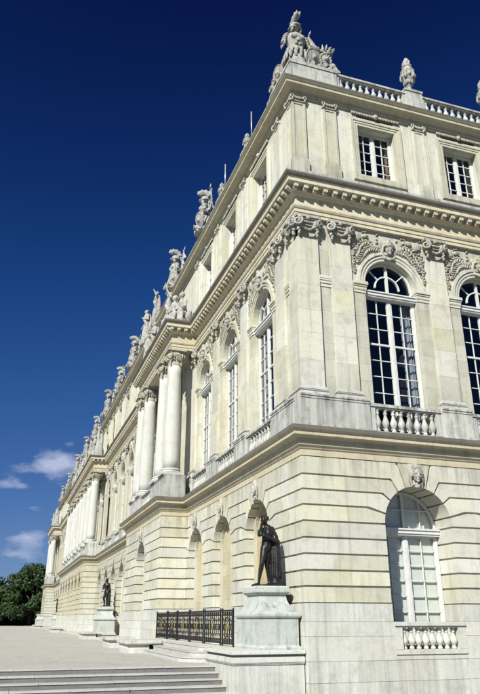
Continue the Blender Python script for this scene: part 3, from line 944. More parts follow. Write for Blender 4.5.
# ---------------------------------------------------------------- balusters
def baluster_mesh(h, r, name='baluster', mat='grey'):
    p = [(.62, 0), (.62, .09), (.45, .10), (.42, .15), (.55, .19), (.8, .26), (1.0, .36), (.95, .44), (.62, .58), (.42, .70), (.40, .76), (.58, .79), (.58, .83), (.42, .85), (.52, .90), (.68, .92), (.68, 1.0)]
    m = MB().lathe([(r * a, h * z) for a, z in p], (0, 0, 0), 12)
    return m.mesh(name, mat)
bal_ff = baluster_mesh(.79, .125)
bal_at = baluster_mesh(.67, .125)
def balustrade(c, half, rz, base, z0, z1, yf, yb, n, me, name='balustrade', pier=.22, singles=True, mat='grey'):
    """stone balustrade centred at c with end piers, rails and n balusters"""
    loc = Matrix.Rotation(rz, 3, 'Z') @ Vector((c, 0, 0)) + Vector(base)
    m = MB()
    zb, zt = z0 + .13, z1 - .16
    m.box(-half, half, yb, yf, z0, zb - .03); m.box(-half, half, yb + .02, yf - .02, zb - .03, zb)
    m.box(-half, half, yb + .015, yf - .015, zt, zt + .05); m.box(-half, half, yb - .03, yf + .03, zt + .05, z1 - .03); m.box(-half, half, yb - .01, yf + .01, z1 - .03, z1)
    if pier:
        for s in (-1, 1):
            m.box(min(s * (half - pier), s * half), max(s * (half - pier), s * half), yb + .01, yf - .01, zb, zt)
    o = m.build(name, mat, palace, loc, rz)
    w = half - pier - .12
    for i in range(n):
        x = -w + 2 * w * i / (n - 1)
        put('baluster', me, o, (x, (yf + yb) / 2, zb))
    return o
YB0, YB1 = -.12, -.36
for i, c in enumerate(BAY_B[:3]): balustrade(-c, 1.42, RB, (0, 0, 0), 7.34, 8.42, YB0, YB1, 8, bal_ff)
for i, c in enumerate(BAY_A1): balustrade(c, 1.42, RA, (0, 0, 0), 7.34, 8.42, YB0, YB1, 8, bal_ff)
balustrade(19.5, 1.45, RA, (PR, 0, 0), 7.34, 8.42, YB0, YB1, 8, bal_ff)
for i, c in enumerate(BAY_A2): balustrade(c, 1.42, RA, (0, 0, 0), 7.34, 8.42, YB0, YB1, 8, bal_ff)
for c in [(a + b) / 2 for a, b in zip(COLS[1], COLS[1][1:])]: balustrade(c, 1.30, RA, (PR, 0, 0), 7.34, 8.42, YB0, YB1, 7, bal_ff)
# ground floor window balustrades of facade B
bal_gf = baluster_mesh(.60, .125, 'baluster', 'plinth')
for c in BAY_B[:2]: balustrade(-c, 1.245, RB, (0, 0, 0), .64, 1.53, .055, -.26, 8, bal_gf, pier=.26, mat='plinth')
for c in BAY_B: MB().box(-1.246, 1.246, -1.0, .02, .50, .638).build('window_sill', 'plinth', palace, (c, 0, 0), RB)
for c in BAY_B[2:]: balustrade(-c, 1.245, RB, (0, 0, 0), .64, 1.53, .055, -.26, 8, bal_gf, pier=.26, mat='plinth')

# pedestal course under the pilasters and columns
def ped_course(p0, p1, rz, base, d=-.07, back=-.5):
    m = MB()
    m.box(p0, p1, back, d + .03, 7.28, 7.50); m.box(p0, p1, back, d, 7.50, 8.36)
    m.box(p0 , p1, back, d + .02, 8.36, 8.44); m.box(p0, p1, back, d + .045, 8.44, 8.505)
    return m.build('pedestal', 'grey', palace, base, rz)
H = 1.423
def ped_runs(p0, p1, bays, rz, base, d=-.07, back=-.5):
    cur = p0
    for c in sorted(bays):
        if c - H > cur + .05: ped_course(cur, c - H, rz, base, d, back)
        cur = c + H
    if p1 > cur + .05: ped_course(cur, p1, rz, base, d, back)
ped_runs(-X_END, -.07, xb[:3], RB, (0, 0, 0))
ped_runs(.5, AVC[0][0] - .02, BAY_A1, RA, (0, 0, 0))
ped_runs(AVC[0][1], AVC[1][0], BAY_A2, RA, (0, 0, 0))
ped_runs(AVC[1][1], Y_END, [], RA, (0, 0, 0))
for k, (a, b) in enumerate(AVC):
    if k == 1:
        for y in COLS[1]: ped_course(y - .63, y + .63, RA, (PR, 0, 0), -.07, -1.2)
    else:
        ped_course(a + .07, 19.5 - 1.453 if k == 0 else COLS[2][1] + .8, RA, (PR, 0, 0), -.07, -1.2)
        ped_course(19.5 + 1.453 if k == 0 else COLS[2][2] - .8, b - .07, RA, (PR, 0, 0), -.07, -1.2)

# ---------------------------------------------------------------- windows
def window(c, rz, depth, hw, z0, zsp, rows, mid_row, arched, singles, curtain=None, attic=False, shutter=False, base=(0, 0, 0)):
    """casement of two leaves; local origin on the facade plane at the bay axis"""
    loc = Matrix.Rotation(rz, 3, 'Z') @ Vector((c, 0, 0)) + Vector(base)
    y = -depth; m = MB(); panes = []
    fw, st, mu = .085, .05, .028
    # outer frame
    for s in (-1, 1): m.box(min(s * hw, s * (hw - fw)), max(s * hw, s * (hw - fw)), y - .05, y + .06, z0, zsp)
    m.box(-hw + fw, hw - fw, y - .05, y + .055, z0, z0 + .10)
    m.box(-.055, .055, y - .03, y + .065, z0 + .1, zsp)
    if not arched: m.box(-hw + fw, hw - fw, y - .05, y + .06, zsp - .09, zsp)
    top = zsp if arched else zsp - .09
    zlo = z0 + .10
    rh = (top - zlo) / rows
    for s in (-1, 1):
        xa, xc = .055, hw - fw
        m.box(min(s * xa, s * (xa + st)), max(s * xa, s * (xa + st)), y - .03, y + .045, zlo, top)
        m.box(min(s * xc, s * (xc - st)), max(s * xc, s * (xc - st)), y - .03, y + .045, zlo, top)
        xi0, xi1 = xa + st, xc - st
        xm = (xi0 + xi1) / 2
        m.box(min(s * (xm - mu / 2), s * (xm + mu / 2)), max(s * (xm - mu / 2), s * (xm + mu / 2)), y - .02, y + .03, zlo, top)
        for r in range(rows + 1):
            z = zlo + rh * r
            t = .05 if r in (0, rows) else (.035 if r == mid_row else mu / 2)
            m.box(min(s * xi0, s * xi1), max(s * xi0, s * xi1), y - .021, y + .031 + (.02 if r == mid_row else 0), z - t, z + t)
        for r in range(rows):
            for (pa, pb) in ((xi0, xm), (xm, xi1)):
                panes.append((min(s * pa, s * pb), max(s * pa, s * pb), zlo + rh * r, zlo + rh * (r + 1)))
    if arched:
        # moulded transom and fanlight
        m.box(-hw - .02, hw + .02, y - .06, y + .20, zsp, zsp + .06)
        m.box(-hw - .02, hw + .02, y - .06, y + .24, zsp + .06, zsp + .17)
        m.box(-hw - .02, hw + .02, y - .06, y + .28, zsp + .17, zsp + .22)
        zc = arched[1]; r = hw
        zf = zsp + .22
        arch = [(a0, a1) for a0, a1 in ((PI * i / 20, PI * (i + 1) / 20) for i in range(20))]
        for r1, r0 in ((r, r - .10), (r * .50, r * .50 - .05)) if arched[0] == 'fan' else ((r, r - .10),):
            for a0, a1 in arch:
                if zc + r0 * math.sin(a0) < zf - .02 and zc + r0 * math.sin(a1) < zf - .02: continue
                m.prism([(r0 * math.cos(a0), zc + r0 * math.sin(a0)), (r1 * math.cos(a0), zc + r1 * math.sin(a0)),
                         (r1 * math.cos(a1), zc + r1 * math.sin(a1)), (r0 * math.cos(a1), zc + r0 * math.sin(a1))], y - .04, y + .05)
        m.box(-.05, .05, y - .03, y + .055, zf, zc + r - .05)
        if zf < zc:
            for s in (-1, 1): m.box(min(s * hw, s * (hw - fw)), max(s * hw, s * (hw - fw)), y - .05, y + .06, zf, zc)
        if arched[0] == 'fan':
            for s in (-1, 1):
                a = RAD(43)
                p0 = (s * r * .48 * math.cos(a), zc + r * .48 * math.sin(a)); p1 = (s * (r - .06) * math.cos(a), zc + (r - .06) * math.sin(a))
                d = Vector((p1[0] - p0[0], p1[1] - p0[1])).normalized(); nrm = Vector((-d.y, d.x)) * .022
                m.prism([(p0[0] - nrm.x, p0[1] - nrm.y), (p1[0] - nrm.x, p1[1] - nrm.y), (p1[0] + nrm.x, p1[1] + nrm.y), (p0[0] + nrm.x, p0[1] + nrm.y)], y - .02, y + .03)
        else:
            for x in (-hw * .52, hw * .52):
                m.box(x - .02, x + .02, y - .02, y + .03, zf, zc + math.sqrt(max(0, (r - .08) ** 2 - x * x)))
            for z in (zf + .62,):
                xx = math.sqrt(max(.01, (r - .08) ** 2 - max(0, z - zc) ** 2))
                m.box(-xx, xx, y - .021, y + .031, z - .02, z + .02)
    o = m.build('window', 'paint', palace, loc, rz)
    yg = y + .004
    if singles:
        for (a, b, c0, c1) in panes:
            pn = MB().box((a - b) / 2, (b - a) / 2, -.004, 0, (c0 - c1) / 2, (c1 - c0) / 2).build('pane', 'glass', o, ((a + b) / 2, yg, (c0 + c1) / 2))
            pn.rotation_euler = (rnd.uniform(-.012, .012), 0, rnd.uniform(-.015, .015))
    else:
        MB().box(-hw + .05, hw - .05, yg - .004, yg, z0 + .02, top + .01).build('pane', 'glass', o)
    if arched:
        zc = arched[1]; zf = zsp + .2
        pts = [(hw - .03, zf), (hw - .03, max(zc, zf))] if zf < zc else []
        arc = [((hw - .03) * math.cos(PI * i / 24), zc + (hw - .03) * math.sin(PI * i / 24)) for i in range(25)]
        pts = pts + [q for q in arc if q[1] > zf] + ([(-hw + .03, max(zc, zf)), (-hw + .03, zf)] if zf < zc else [])
        MB().prism(pts, yg - .004, yg).build('fanlight_pane', 'glass', o)
    if shutter:
        ztop = arched[1] + .0
        sh = MB()
        sh.prism([(-hw + .02, z0 + .02), (hw - .02, z0 + .02)] + [((hw - .02) * math.cos(PI * i / 20), arched[1] + (hw - .02) * math.sin(PI * i / 20)) for i in range(21)], y - .12, y - .075)
        sh.build('shutter', 'shutter', o)
    if curtain:
        cu = MB()
        def drape(x0, x1, amp, mat_i):
            n = 26; b = len(cu.v)
            for i in range(n + 1):
                t = i / n; x = x0 + (x1 - x0) * t
                yy = y - .22 + amp * math.sin(t * 23 + 2 * math.sin(t * 7)) 
                cu.v.append((x, yy, z0 + .05)); cu.v.append((x + .03 * math.sin(t * 9), yy * .999, top + .02))
            for i in range(n): cu.face([b + 2 * i, b + 2 * i + 2, b + 2 * i + 3, b + 2 * i + 1], 0, True)
        for (x0, x1) in curtain[0]: drape(x0, x1, .035, 0)
        cu.build('curtain', curtain[1], o)
    return o

# local x runs against X on facade B, so a curtain at the right of the picture is at negative x
for i, c in enumerate(BAY_B):
    window(-c, RB, .62, RF - .02, 7.66, 12.70, 8, 5, ('fan', ZF + .02), i < 2, (((-1.03, -.62),), 'curtain'))
    window(-c, RB, .98, RG - .02, .80, ZS - .22, 7, 99, ('grid', ZS), i < 1, None, shutter=True)
for i, c in enumerate(BAY_A1 + BAY_V1 + BAY_A2 + BAY_C + BAY_A3 + BAY_V3 + BAY_A4):
    near = i < 4
    window(c, RA, .62, RF - .02, 7.66, 12.70, 8, 5, ('fan', ZF + .02), False, (((-1.02, -.5), (.5, 1.02)), 'curtain') if i < 10 else None)
for c in BAY_V1 + BAY_C + BAY_V3:
    window(c, RA, .70, RG - .02, .80, ZS - .22, 7, 99, ('grid', ZS), False, None, base=(PR, 0, 0))

# ---------------------------------------------------------------- carved bits on every bay
def bay_trim(c, rz, level, base=(0, 0, 0)):
    loc = Matrix.Rotation(rz, 3, 'Z') @ Vector((c, 0, 0)) + Vector(base)
    if level == 1:
        a = put('archivolt', archivolt_me, palace, loc, rz)
        put('keystone_mask', mask_ff, a, (0, YW + .05, 14.74), scale=(1.12, .85, 1.12))
        for s in (1, -1):
            q = put('impost', impost_me, a, (s * RF, 0, 0))
            if s < 0: q.scale = (-1, 1, 1)
        put('spandrel_relief', spandrel_me, a, kind='stuff')
    else:
        put('keystone_mask', mask_gf, palace, (loc.x + (Matrix.Rotation(rz, 3, 'Z') @ Vector((0, .03, 0))).x, loc.y + (Matrix.Rotation(rz, 3, 'Z') @ Vector((0, .03, 0))).y, 6.01), rz, scale=(1.06, .9, 1.08) if rz == RB else (.95, .62, 1.0))
for c in BAY_B: bay_trim(-c, RB, 1); bay_trim(-c, RB, 0)
for c in BAY_A1 + BAY_A2 + BAY_A3 + BAY_V1 + BAY_C + BAY_V3 + BAY_A4: bay_trim(c, RA, 1)
for c in BAY_A1 + BAY_A2 + BAY_A3: bay_trim(c, RA, 0)
for c in BAY_V1 + BAY_C: bay_trim(c, RA, 0, (PR, 0, 0))

# ---------------------------------------------------------------- attic
AW, AP = -.33, -.25
AZ0, AZ1, AHW = 18.10, 20.58, .88
BAY_AA = BAY_A1 + [19.5 - 2.3, 19.5 + 2.3] * 0 + [19.5] + BAY_A2 + BAY_C + BAY_A3 + [112.2] + BAY_A4
def attic_wall(bays, p0, p1):
    m = MB(); cur = p0
    for c in sorted(bays):
        m.box(cur, c - AHW, AW - .5, AW, 17.1, 21.3)
        m.box(c - AHW, c + AHW, AW - .5, AW, 17.1, AZ0); m.box(c - AHW, c + AHW, AW - .5, AW, AZ1, 21.0)
        cur = c + AHW
    m.box(cur, p1, AW - .5, AW, 17.1, 21.3)
    return m
attic_wall(xb, -X_END, -.33).build('attic_wall', 'stone', palace, (0, 0, 0), RB)
attic_wall(BAY_AA, .34, Y_END).build('attic_wall', 'stone', palace, (0, 0, 0), RA)
def attic_frame():
    m = MB()
    for (o, i_, y) in ((.29, .20, AW + .09), (.20, .10, AW + .06), (.10, -.012, AW + .035)):
        x0, x1, zt0, zt1, zb0, zb1 = AHW + i_, AHW + o, AZ1 + i_, AZ1 + o, AZ0 - o, AZ0 - i_
        for s in (-1, 1): m.box(min(s * x0, s * x1), max(s * x0, s * x1), AW - .15, y, zb0, zt1)
        m.box(-x0, x0, AW - .15, y, zt0, zt1); m.box(-x0, x0, AW - .15, y, zb0, zb1)
    m.box(-AHW - .33, AHW + .33, AW - .1, AW + .12, AZ0 - .33, AZ0 - .29)
    return m.mesh('window_surround', 'stone')
afr_me = attic_frame()
def attic_pilaster_mesh(w, back, cut=0.0):
    m = MB()
    if back: m.box(-w - .14, w + .14, AW - .05, AW + .045, 17.65, 21.27)
    m.box(-w - .05 + 1.3 * cut, w + .05, AW - .05, AP + .05, 17.62, 18.14); m.box(-w - .02 + 1.3 * cut, w + .02, AW - .05, AP + .025, 18.14, 18.20)
    # sunk panel: a border round a recessed field
    m.box(-w + cut, w, AW - .05, AP - .03, 18.20, 20.98)
    b = .10
    m.box(-w + cut, -w + b, AP - .03, AP, 18.20, 20.98); m.box(w - b, w, AP - .03, AP, 18.20, 20.98)
    m.box(-w + b, w - b, AP - .03, AP, 18.20, 18.20 + b); m.box(-w + b, w - b, AP - .03, AP, 20.98 - b, 20.98)
    return m.mesh('attic_pilaster', 'stone')
ap_me, ap2_me = attic_pilaster_mesh(.30, False), attic_pilaster_mesh(.29, True)
apc_me = attic_pilaster_mesh(.30, False, .086)
def attic_cap():
    m = MB(); r = random.Random(6)
    m.box(-.33, .33, AW, AP + .04, 20.98, 21.02); m.box(-.30, .30, AW, AP + .02, 21.02, 21.265)
    for s in (-1, 1):
        m.ring((s * .27, AP + .05, 21.19), .07, .032, (PI / 2, 0, 0), 10, 5)
        m.ell((s * .27, AP + .05, 21.05), (.05, .05, .08), (0, 0, 0), 6, 4)
    for i in range(7):
        m.ell(((i - 3) * .075, AP + .05, 21.17 - .05 * math.cos((i - 3) * .5)), (.04, .05, .07), (0, r.uniform(-.5, .5), 0), 6, 4)
    return m.mesh('capital', 'carved')
ac_me = attic_cap()
# band of small leaf tongues, one length per bay
lb = MB()
for i in range(30):
    lb.ell((-1.1 + 2.2 * i / 29, AW + .06, 21.17), (.028, .06, .075), (0, 0, 0), 6, 4)
lb.box(-1.16, 1.16, AW - .05, AW + .05, 21.235, 21.262)
lb.ell((0, AW + .09, 21.16), (.11, .09, .13), (0, 0, 0), 8, 5)
leafband_me = lb.mesh('leaf_band', 'carved')
def attic_bay(c, rz, singles, i):
    loc = Matrix.Rotation(rz, 3, 'Z') @ Vector((c, 0, 0))
    put('window_surround', afr_me, palace, loc, rz)
    put('leaf_band', leafband_me, palace, loc, rz)
    window(c, rz, .72, AHW - .005, AZ0 + .02, AZ1, 5, 99, None, singles, (((-.80, -.55),), 'curtain_red') if i % 2 == 0 else None)
for i, c in enumerate(BAY_B): attic_bay(-c, RB, i < 2, i)
for i, c in enumerate(BAY_AA): attic_bay(c, RA, False, i)
def attic_pil(c, rz, me):
    loc = Matrix.Rotation(rz, 3, 'Z') @ Vector((c, 0, 0))
    p = put('attic_pilaster', me, palace, loc, rz); put('capital', ac_me, p)
for i, c in enumerate([.55, 1.93] + pil_B[2:]): attic_pil(-c, RB, ap_me if i < 2 else ap2_me)
for i, c in enumerate([.55, 1.98] + pil_A[2:]):
    if i < 24 or i % 2 == 0: attic_pil(c, RA, apc_me if i == 0 else ap_me if i < 2 else ap2_me)

# parapet: corner block, piers, balustrades
def parapet_block(p0, p1, rz, top=23.12):
    m = MB()
    m.box(p0, p1, -.75, -.21, 22.0, top - .14); m.box(min(p0, p1) - .03, max(p0, p1) + .03, -.79, -.175, top - .14, top - .02); m.box(p0, p1, -.75, -.21, top - .02, top)
    return m.build('parapet_block', 'grey', palace, (0, 0, 0), rz)
parapet_block(-2.35, -.21, RB)
parapet_block(.76, 2.40, RA)
par_B = pil_B[2:]
for c in par_B: parapet_block(-c - .42, -c + .42, RB, 23.27)
edges = [2.35] + [v for c in par_B for v in (c - .42, c + .42)]
for a, b in list(zip(edges[0::2], edges[1::2])):
    if b - a > .8: balustrade(-(a + b) / 2, (b - a) / 2 - .002, RB, (0, 0, 0), 22.10, 23.06, -.26, -.54, max(5, int((b - a) / .33)), bal_at, pier=.14)
MB().box(2.40, Y_END - .3, -.72, -.24, 22.0, 23.02).build('parapet_wall', 'grey', palace, (0, 0, 0), RA)
MB().box(-X_END, -.8, -6, -.75, 21.2, 22.0).build('roof_slab', 'lead', palace, (0, 0, 0), RB)
# roof, back walls and a near-black box painted dark as unlit rooms
rf = MB(); rf.box(.7, X_END, .7, Y_END - .3, 21.3, 21.9); rf.build('roof', 'lead', palace)
it = MB(); it.box(2.6, X_END - .5, 2.6, Y_END - .6, -.5, 21.2); it.build('unlit_interior_box', 'dark', palace)
bw = MB(); bw.box(X_END - .3, X_END - .02, .1, Y_END - .02, Z_L, 22.0); bw.box(.4, X_END - .32, Y_END - .4, Y_END - .03, Z_L, 21.9); bw.build('back_wall', 'ashlar', palace)
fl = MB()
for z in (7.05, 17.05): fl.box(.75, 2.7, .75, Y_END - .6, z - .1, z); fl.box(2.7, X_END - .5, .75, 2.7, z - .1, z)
fl.build('floor_slab', 'dark', palace)  # same painted darkness; floors stop light passing between storeys

# ================================================================== STONE FIGURES AND TROPHIES ON THE ROOF
class TB(MB):
    """crisp carved pieces placed with a frame (origin + scale)"""
    def __init__(s, o=(0, 0, 0), k=1.0): super().__init__(); s.o, s.k = Vector(o), k
    def at(s, fn):
        b = len(s.v); fn()
        for i in range(b, len(s.v)): s.v[i] = tuple(Vector(s.v[i]) * s.k + s.o)
    def disc(s, c, r, rot, ry=1.0, thick=.07, seg=18):
        """round shield: rim, field and boss, facing its local -y"""
        m = Euler(rot).to_matrix(); c = Vector(c); b = len(s.v)
        prof = [(1.0, .06), (1.0, -.5), (.93, -.75), (.86, -.5), (.80, -.55), (.45, -1.2), (.24, -1.35), (.20, -1.9), (.02, -2.3)]
        for q, d in prof:
            for i in range(seg):
                a = 2 * PI * i / seg
                s.v.append(tuple(c + m @ Vector((r * q * math.cos(a), thick * d, r * ry * q * math.sin(a)))))
        for j in range(len(prof) - 1):
            for i in range(seg):
                i2 = (i + 1) % seg
                s.face([b + j * seg + i, b + j * seg + i2, b + (j + 1) * seg + i2, b + (j + 1) * seg + i], 0, j not in (0, 2))
        s.face([b + i for i in range(seg)])
    def flag(s, p0, p1, drop, folds, amp, out, thick=.03):
        """cloth hung from a pole p0-p1, falling by drop with folds"""
        p0, p1, out = Vector(p0), Vector(p1), Vector(out); n, h = folds * 6, 8; b = len(s.v)
        ax = (p1 - p0).normalized(); side = ax.cross(out).normalized()
        for sd in (0, 1):
            for i in range(n + 1):
                t = i / n
                for j in range(h + 1):
                    u = j / h
                    q = p0.lerp(p1, t) + out * (drop * u * (.75 + .25 * math.sin(t * 7))) + Vector((0, 0, -1)) * (drop * .35 * u * u)
                    q = q + side * (amp * (.25 + u) * math.sin(t * folds * 2 * PI + 1.3 * u)) + side * (thick * (sd - .5))
                    s.v.append(tuple(q))
        m_ = (n + 1) * (h + 1)
        for sd in (0, 1):
            for i in range(n):
                for j in range(h):
                    a = b + sd * m_ + i * (h + 1) + j
                    s.face([a, a + 1, a + h + 2, a + h + 1], 0, True)
        for i in range(n):
            for j in (0, h):
                a = b + i * (h + 1) + j; s.face([a, a + h + 1, a + h + 1 + m_, a + m_])
        for j in range(h):
            for i in (0, n):
                a = b + i * (h + 1) + j; s.face([a, a + 1, a + 1 + m_, a + m_])

def trophy_parts(t, seed=1, foot=True, sides=(-1, 1)):
    """armour on a stand: skirt, cuirass, helmet with plume, flags, shields, cannon"""
    r = random.Random(seed)
    t.lathe([(.50, 0), (.50, .10), (.40, .16), (.36, .45), (.34, .6)], (0, 0, 0), 14)
    for row, (z, R_, L, n) in enumerate(((.62, .40, .30, 13), (.86, .35, .26, 12))):      # leather strips
        for k in range(n):
            a = 2 * PI * (k + .5 * row) / n
            t.ell((R_ * 1.1 * math.cos(a), R_ * .9 * math.sin(a), z), (.075, .05, L * .62), (0, .12 * math.cos(a), a + PI / 2), 7, 5)
    prof = [(.30, .92), (.33, 1.0), (.28, 1.10), (.30, 1.25), (.36, 1.45), (.38, 1.60), (.30, 1.74), (.15, 1.80), (.14, 1.92)]
    b = len(t.v); t.lathe(prof, (0, 0, 0), 18)
    for i in range(b, len(t.v)): x, y, z = t.v[i]; t.v[i] = (x * 1.08, y * .82, z)
    for q in (-1, 1):
        t.ell((q * .15, -.24, 1.52), (.15, .09, .13), (0, 0, 0), 9, 6); t.ell((q * .08, -.25, 1.20), (.07, .05, .08), (0, 0, 0), 7, 5)
        for k in range(4): t.ell((q * (.40 + .035 * k), -.01, 1.66 - .11 * k), (.15 - .012 * k, .17 - .012 * k, .075), (0, q * .55, 0), 9, 5)
        for k in range(4): t.ell((q * (.50 + .01 * k), -.16 + .1 * k, 1.22), (.035, .04, .13), (0, 0, 0), 6, 4)
    t.ell((0, -.28, 1.36), (.08, .05, .09), (0, 0, 0), 8, 5)
    # helmet: bowl, brim, visor, cheek plates, crest and feathers
    t.ell((0, .02, 2.20), (.22, .26, .24), (0, 0, 0), 14, 9); t.ring((0, 0, 2.12), .245, .035, (.15, 0, 0), 16, 6)
    t.ell((0, -.22, 2.16), (.17, .13, .05), (.35, 0, 0), 10, 5)
    for q in (-1, 1): t.ell((q * .17, -.10, 1.99), (.05, .10, .13), (0, 0, 0), 8, 5)
    for k in range(15):
        u = k / 14; a = -1.0 + 2.5 * u
        for q in (-.05, .05):
            t.ell((q, -.05 + .30 * math.sin(a), 2.32 + .26 * math.cos(a) + .10), (.055, .075, .15 + .03 * math.sin(k * 2.0)), (-a, q * 3, 0), 6, 4)
    for k in range(6): t.ell((.03 * math.sin(k), .30 + .03 * k, 2.42 - .13 * k), (.07, .06, .12), (.2, 0, 0), 6, 4)
    # standards behind
    for q in sides:
        t.tube([(q * .12, .20, .5), (q * .74, .30, 2.42)], .028, 6); t.tube([(q * .74, .30, 2.42), (q * .83, .315, 2.70)], [.06, .005], 6)
        t.flag((q * .36, .26, 1.25), (q * .70, .29, 2.30), .62, 3, .05, (q * .72, -.05, -.5))
        t.tube([(q * .20, .26, .4), (q * .40, .36, 2.55)], .024, 6); t.ell((q * .41, .365, 2.60), (.045, .045, .11), (0, q * .1, 0), 6, 5)
    if foot:
        t.disc((.58, -.22, .55), .36, (.35, 0, .55), 1.15); t.disc((-.60, -.20, .45), .32, (.35, 0, -.6), 1.2)
        for q, z in ((-.22, .30), (.24, .22)):
            t.tube([(q, .15, z + .12), (q * 1.5, -.52, z)], [.10, .125], 12); t.ring((q * 1.5, -.52, z), .115, .035, (PI / 2, 0, 0), 14, 6)
        for k in range(12):
            a = r.uniform(0, 2 * PI); d = r.uniform(.5, .8)
            t.ell((d * math.cos(a), .55 * d * math.sin(a), r.uniform(.05, .22)), (r.uniform(.08, .15), r.uniform(.08, .15), r.uniform(.06, .13)), (r.uniform(0, 2), r.uniform(0, 2), 0), 8, 5)

def corner_trophy():
    t = TB((.66, .66, 0), 1.14); t.at(lambda: trophy_parts(t, 3, False, (1,))); t.o, t.k = Vector((0, 0, 0)), 1
    t.box(.12, 2.45, .12, .95, 0, .10); t.box(.14, 1.0, .9, 2.9, 0, .10)
    # front towards the balustrade: shields, a lion mask, a crown of feathers, cannon and drums
    t.disc((1.32, .36, .70), .42, (.25, 0, .25), 1.1); t.disc((1.62, .52, 1.22), .34, (-.1, .2, .5), 1.0)
    t.ring((1.50, .44, 1.42), .23, .085, (PI / 2 - .5, .3, .3), 18, 8)
    t.ell((1.90, .44, .80), (.24, .22, .30), (0, 0, 0), 12, 8); t.ell((1.90, .24, .74), (.11, .10, .10), (0, 0, 0), 8, 6)
    for k in range(14):
        a = 2 * PI * k / 14; t.ell((1.90 + .25 * math.cos(a), .36, .80 + .30 * math.sin(a)), (.07, .09, .09), (0, 0, 0), 6, 5)
    t.lathe([(.20, 0), (.24, .03), (.22, .10), (.25, .16)], (2.02, .46, 1.08), 14)
    for k in range(9):
        a = 2 * PI * k / 9
        t.tube([(2.02 + .21 * math.cos(a), .46 + .19 * math.sin(a), 1.2), (2.05 + .25 * math.cos(a), .46 + .22 * math.sin(a), 1.42), (2.10 + .32 * math.cos(a), .46 + .27 * math.sin(a), 1.56 + .10 * math.sin(a * 2 + 1))], [.065, .06, .012], 6)
    for (x, z, L) in ((1.15, .26, .5), (1.70, .28, .55), (2.2, .22, .5)):
        t.tube([(x + .1, .8, z + .12), (x, .8 - L - .1, z)], [.12, .15], 12); t.ring((x, .8 - L - .1, z), .135, .04, (PI / 2, 0, 0), 14, 6)
    t.ell((2.22, .40, .50), (.17, .16, .22), (0, .3, 0), 9, 6); t.ell((2.42, .42, .30), (.18, .15, .15), (0, .4, 0), 9, 6); t.ell((2.62, .44, .14), (.14, .12, .08), (0, .3, 0), 8, 5)
    t.tube([(1.15, .6, .2), (1.75, .62, 1.75)], .028, 6); t.flag((1.35, .6, .75), (1.72, .62, 1.65), .5, 3, .05, (.85, -.15, -.45))
    # garden side: flags sliding down, shields, a helmet
    t.flag((.5, .95, 1.95), (.38, 1.35, 1.15), .95, 3, .06, (-.12, .85, -.6)); t.flag((.42, 1.25, 1.15), (.34, 1.7, .75), .85, 3, .06, (-.10, .8, -.5))
    t.disc((.20, 1.55, .58), .38, (.2, 0, -PI / 2 + .2), 1.15); t.disc((.24, 2.15, .42), .30, (.3, 0, -PI / 2 - .2), 1.2)
    t.ell((.42, 2.05, .38), (.26, .28, .30), (0, 0, 0), 10, 7); t.ell((.42, 2.55, .26), (.22, .3, .2), (0, 0, 0), 10, 7)
    for k in range(3): t.tube([(.62, 1.2 + .45 * k, .30), (.04, 1.25 + .45 * k, .22)], [.11, .13], 12); t.ring((.04, 1.25 + .45 * k, .22), .12, .035, (0, PI / 2, 0), 14, 6)
    r = random.Random(12)
    for k in range(30):
        x = r.uniform(1.0, 2.4); t.ell((x, .42 + r.uniform(-.18, .2), r.uniform(.1, .75 - .2 * (x - 1))), (r.uniform(.04, .10), r.uniform(.05, .1), r.uniform(.04, .10)), (r.uniform(0, 2), r.uniform(0, 2), 0), 7, 5)
    return t.mesh('armour_trophy', 'statue')
me = corner_trophy()
put('armour_trophy', me, None, (.12, .12, 23.11), 0, label='large stone armour trophy with plumed helmet and flags at the palace corner', cat='sculpture')
t = TB((0, 0, 0), 1.14); t.at(lambda: trophy_parts(t, 8)); t.o, t.k = Vector((0, 0, 0)), 1; t.box(-.62, .62, -.45, .45, -.05, .06)
troA = t.mesh('armour_trophy', 'statue')

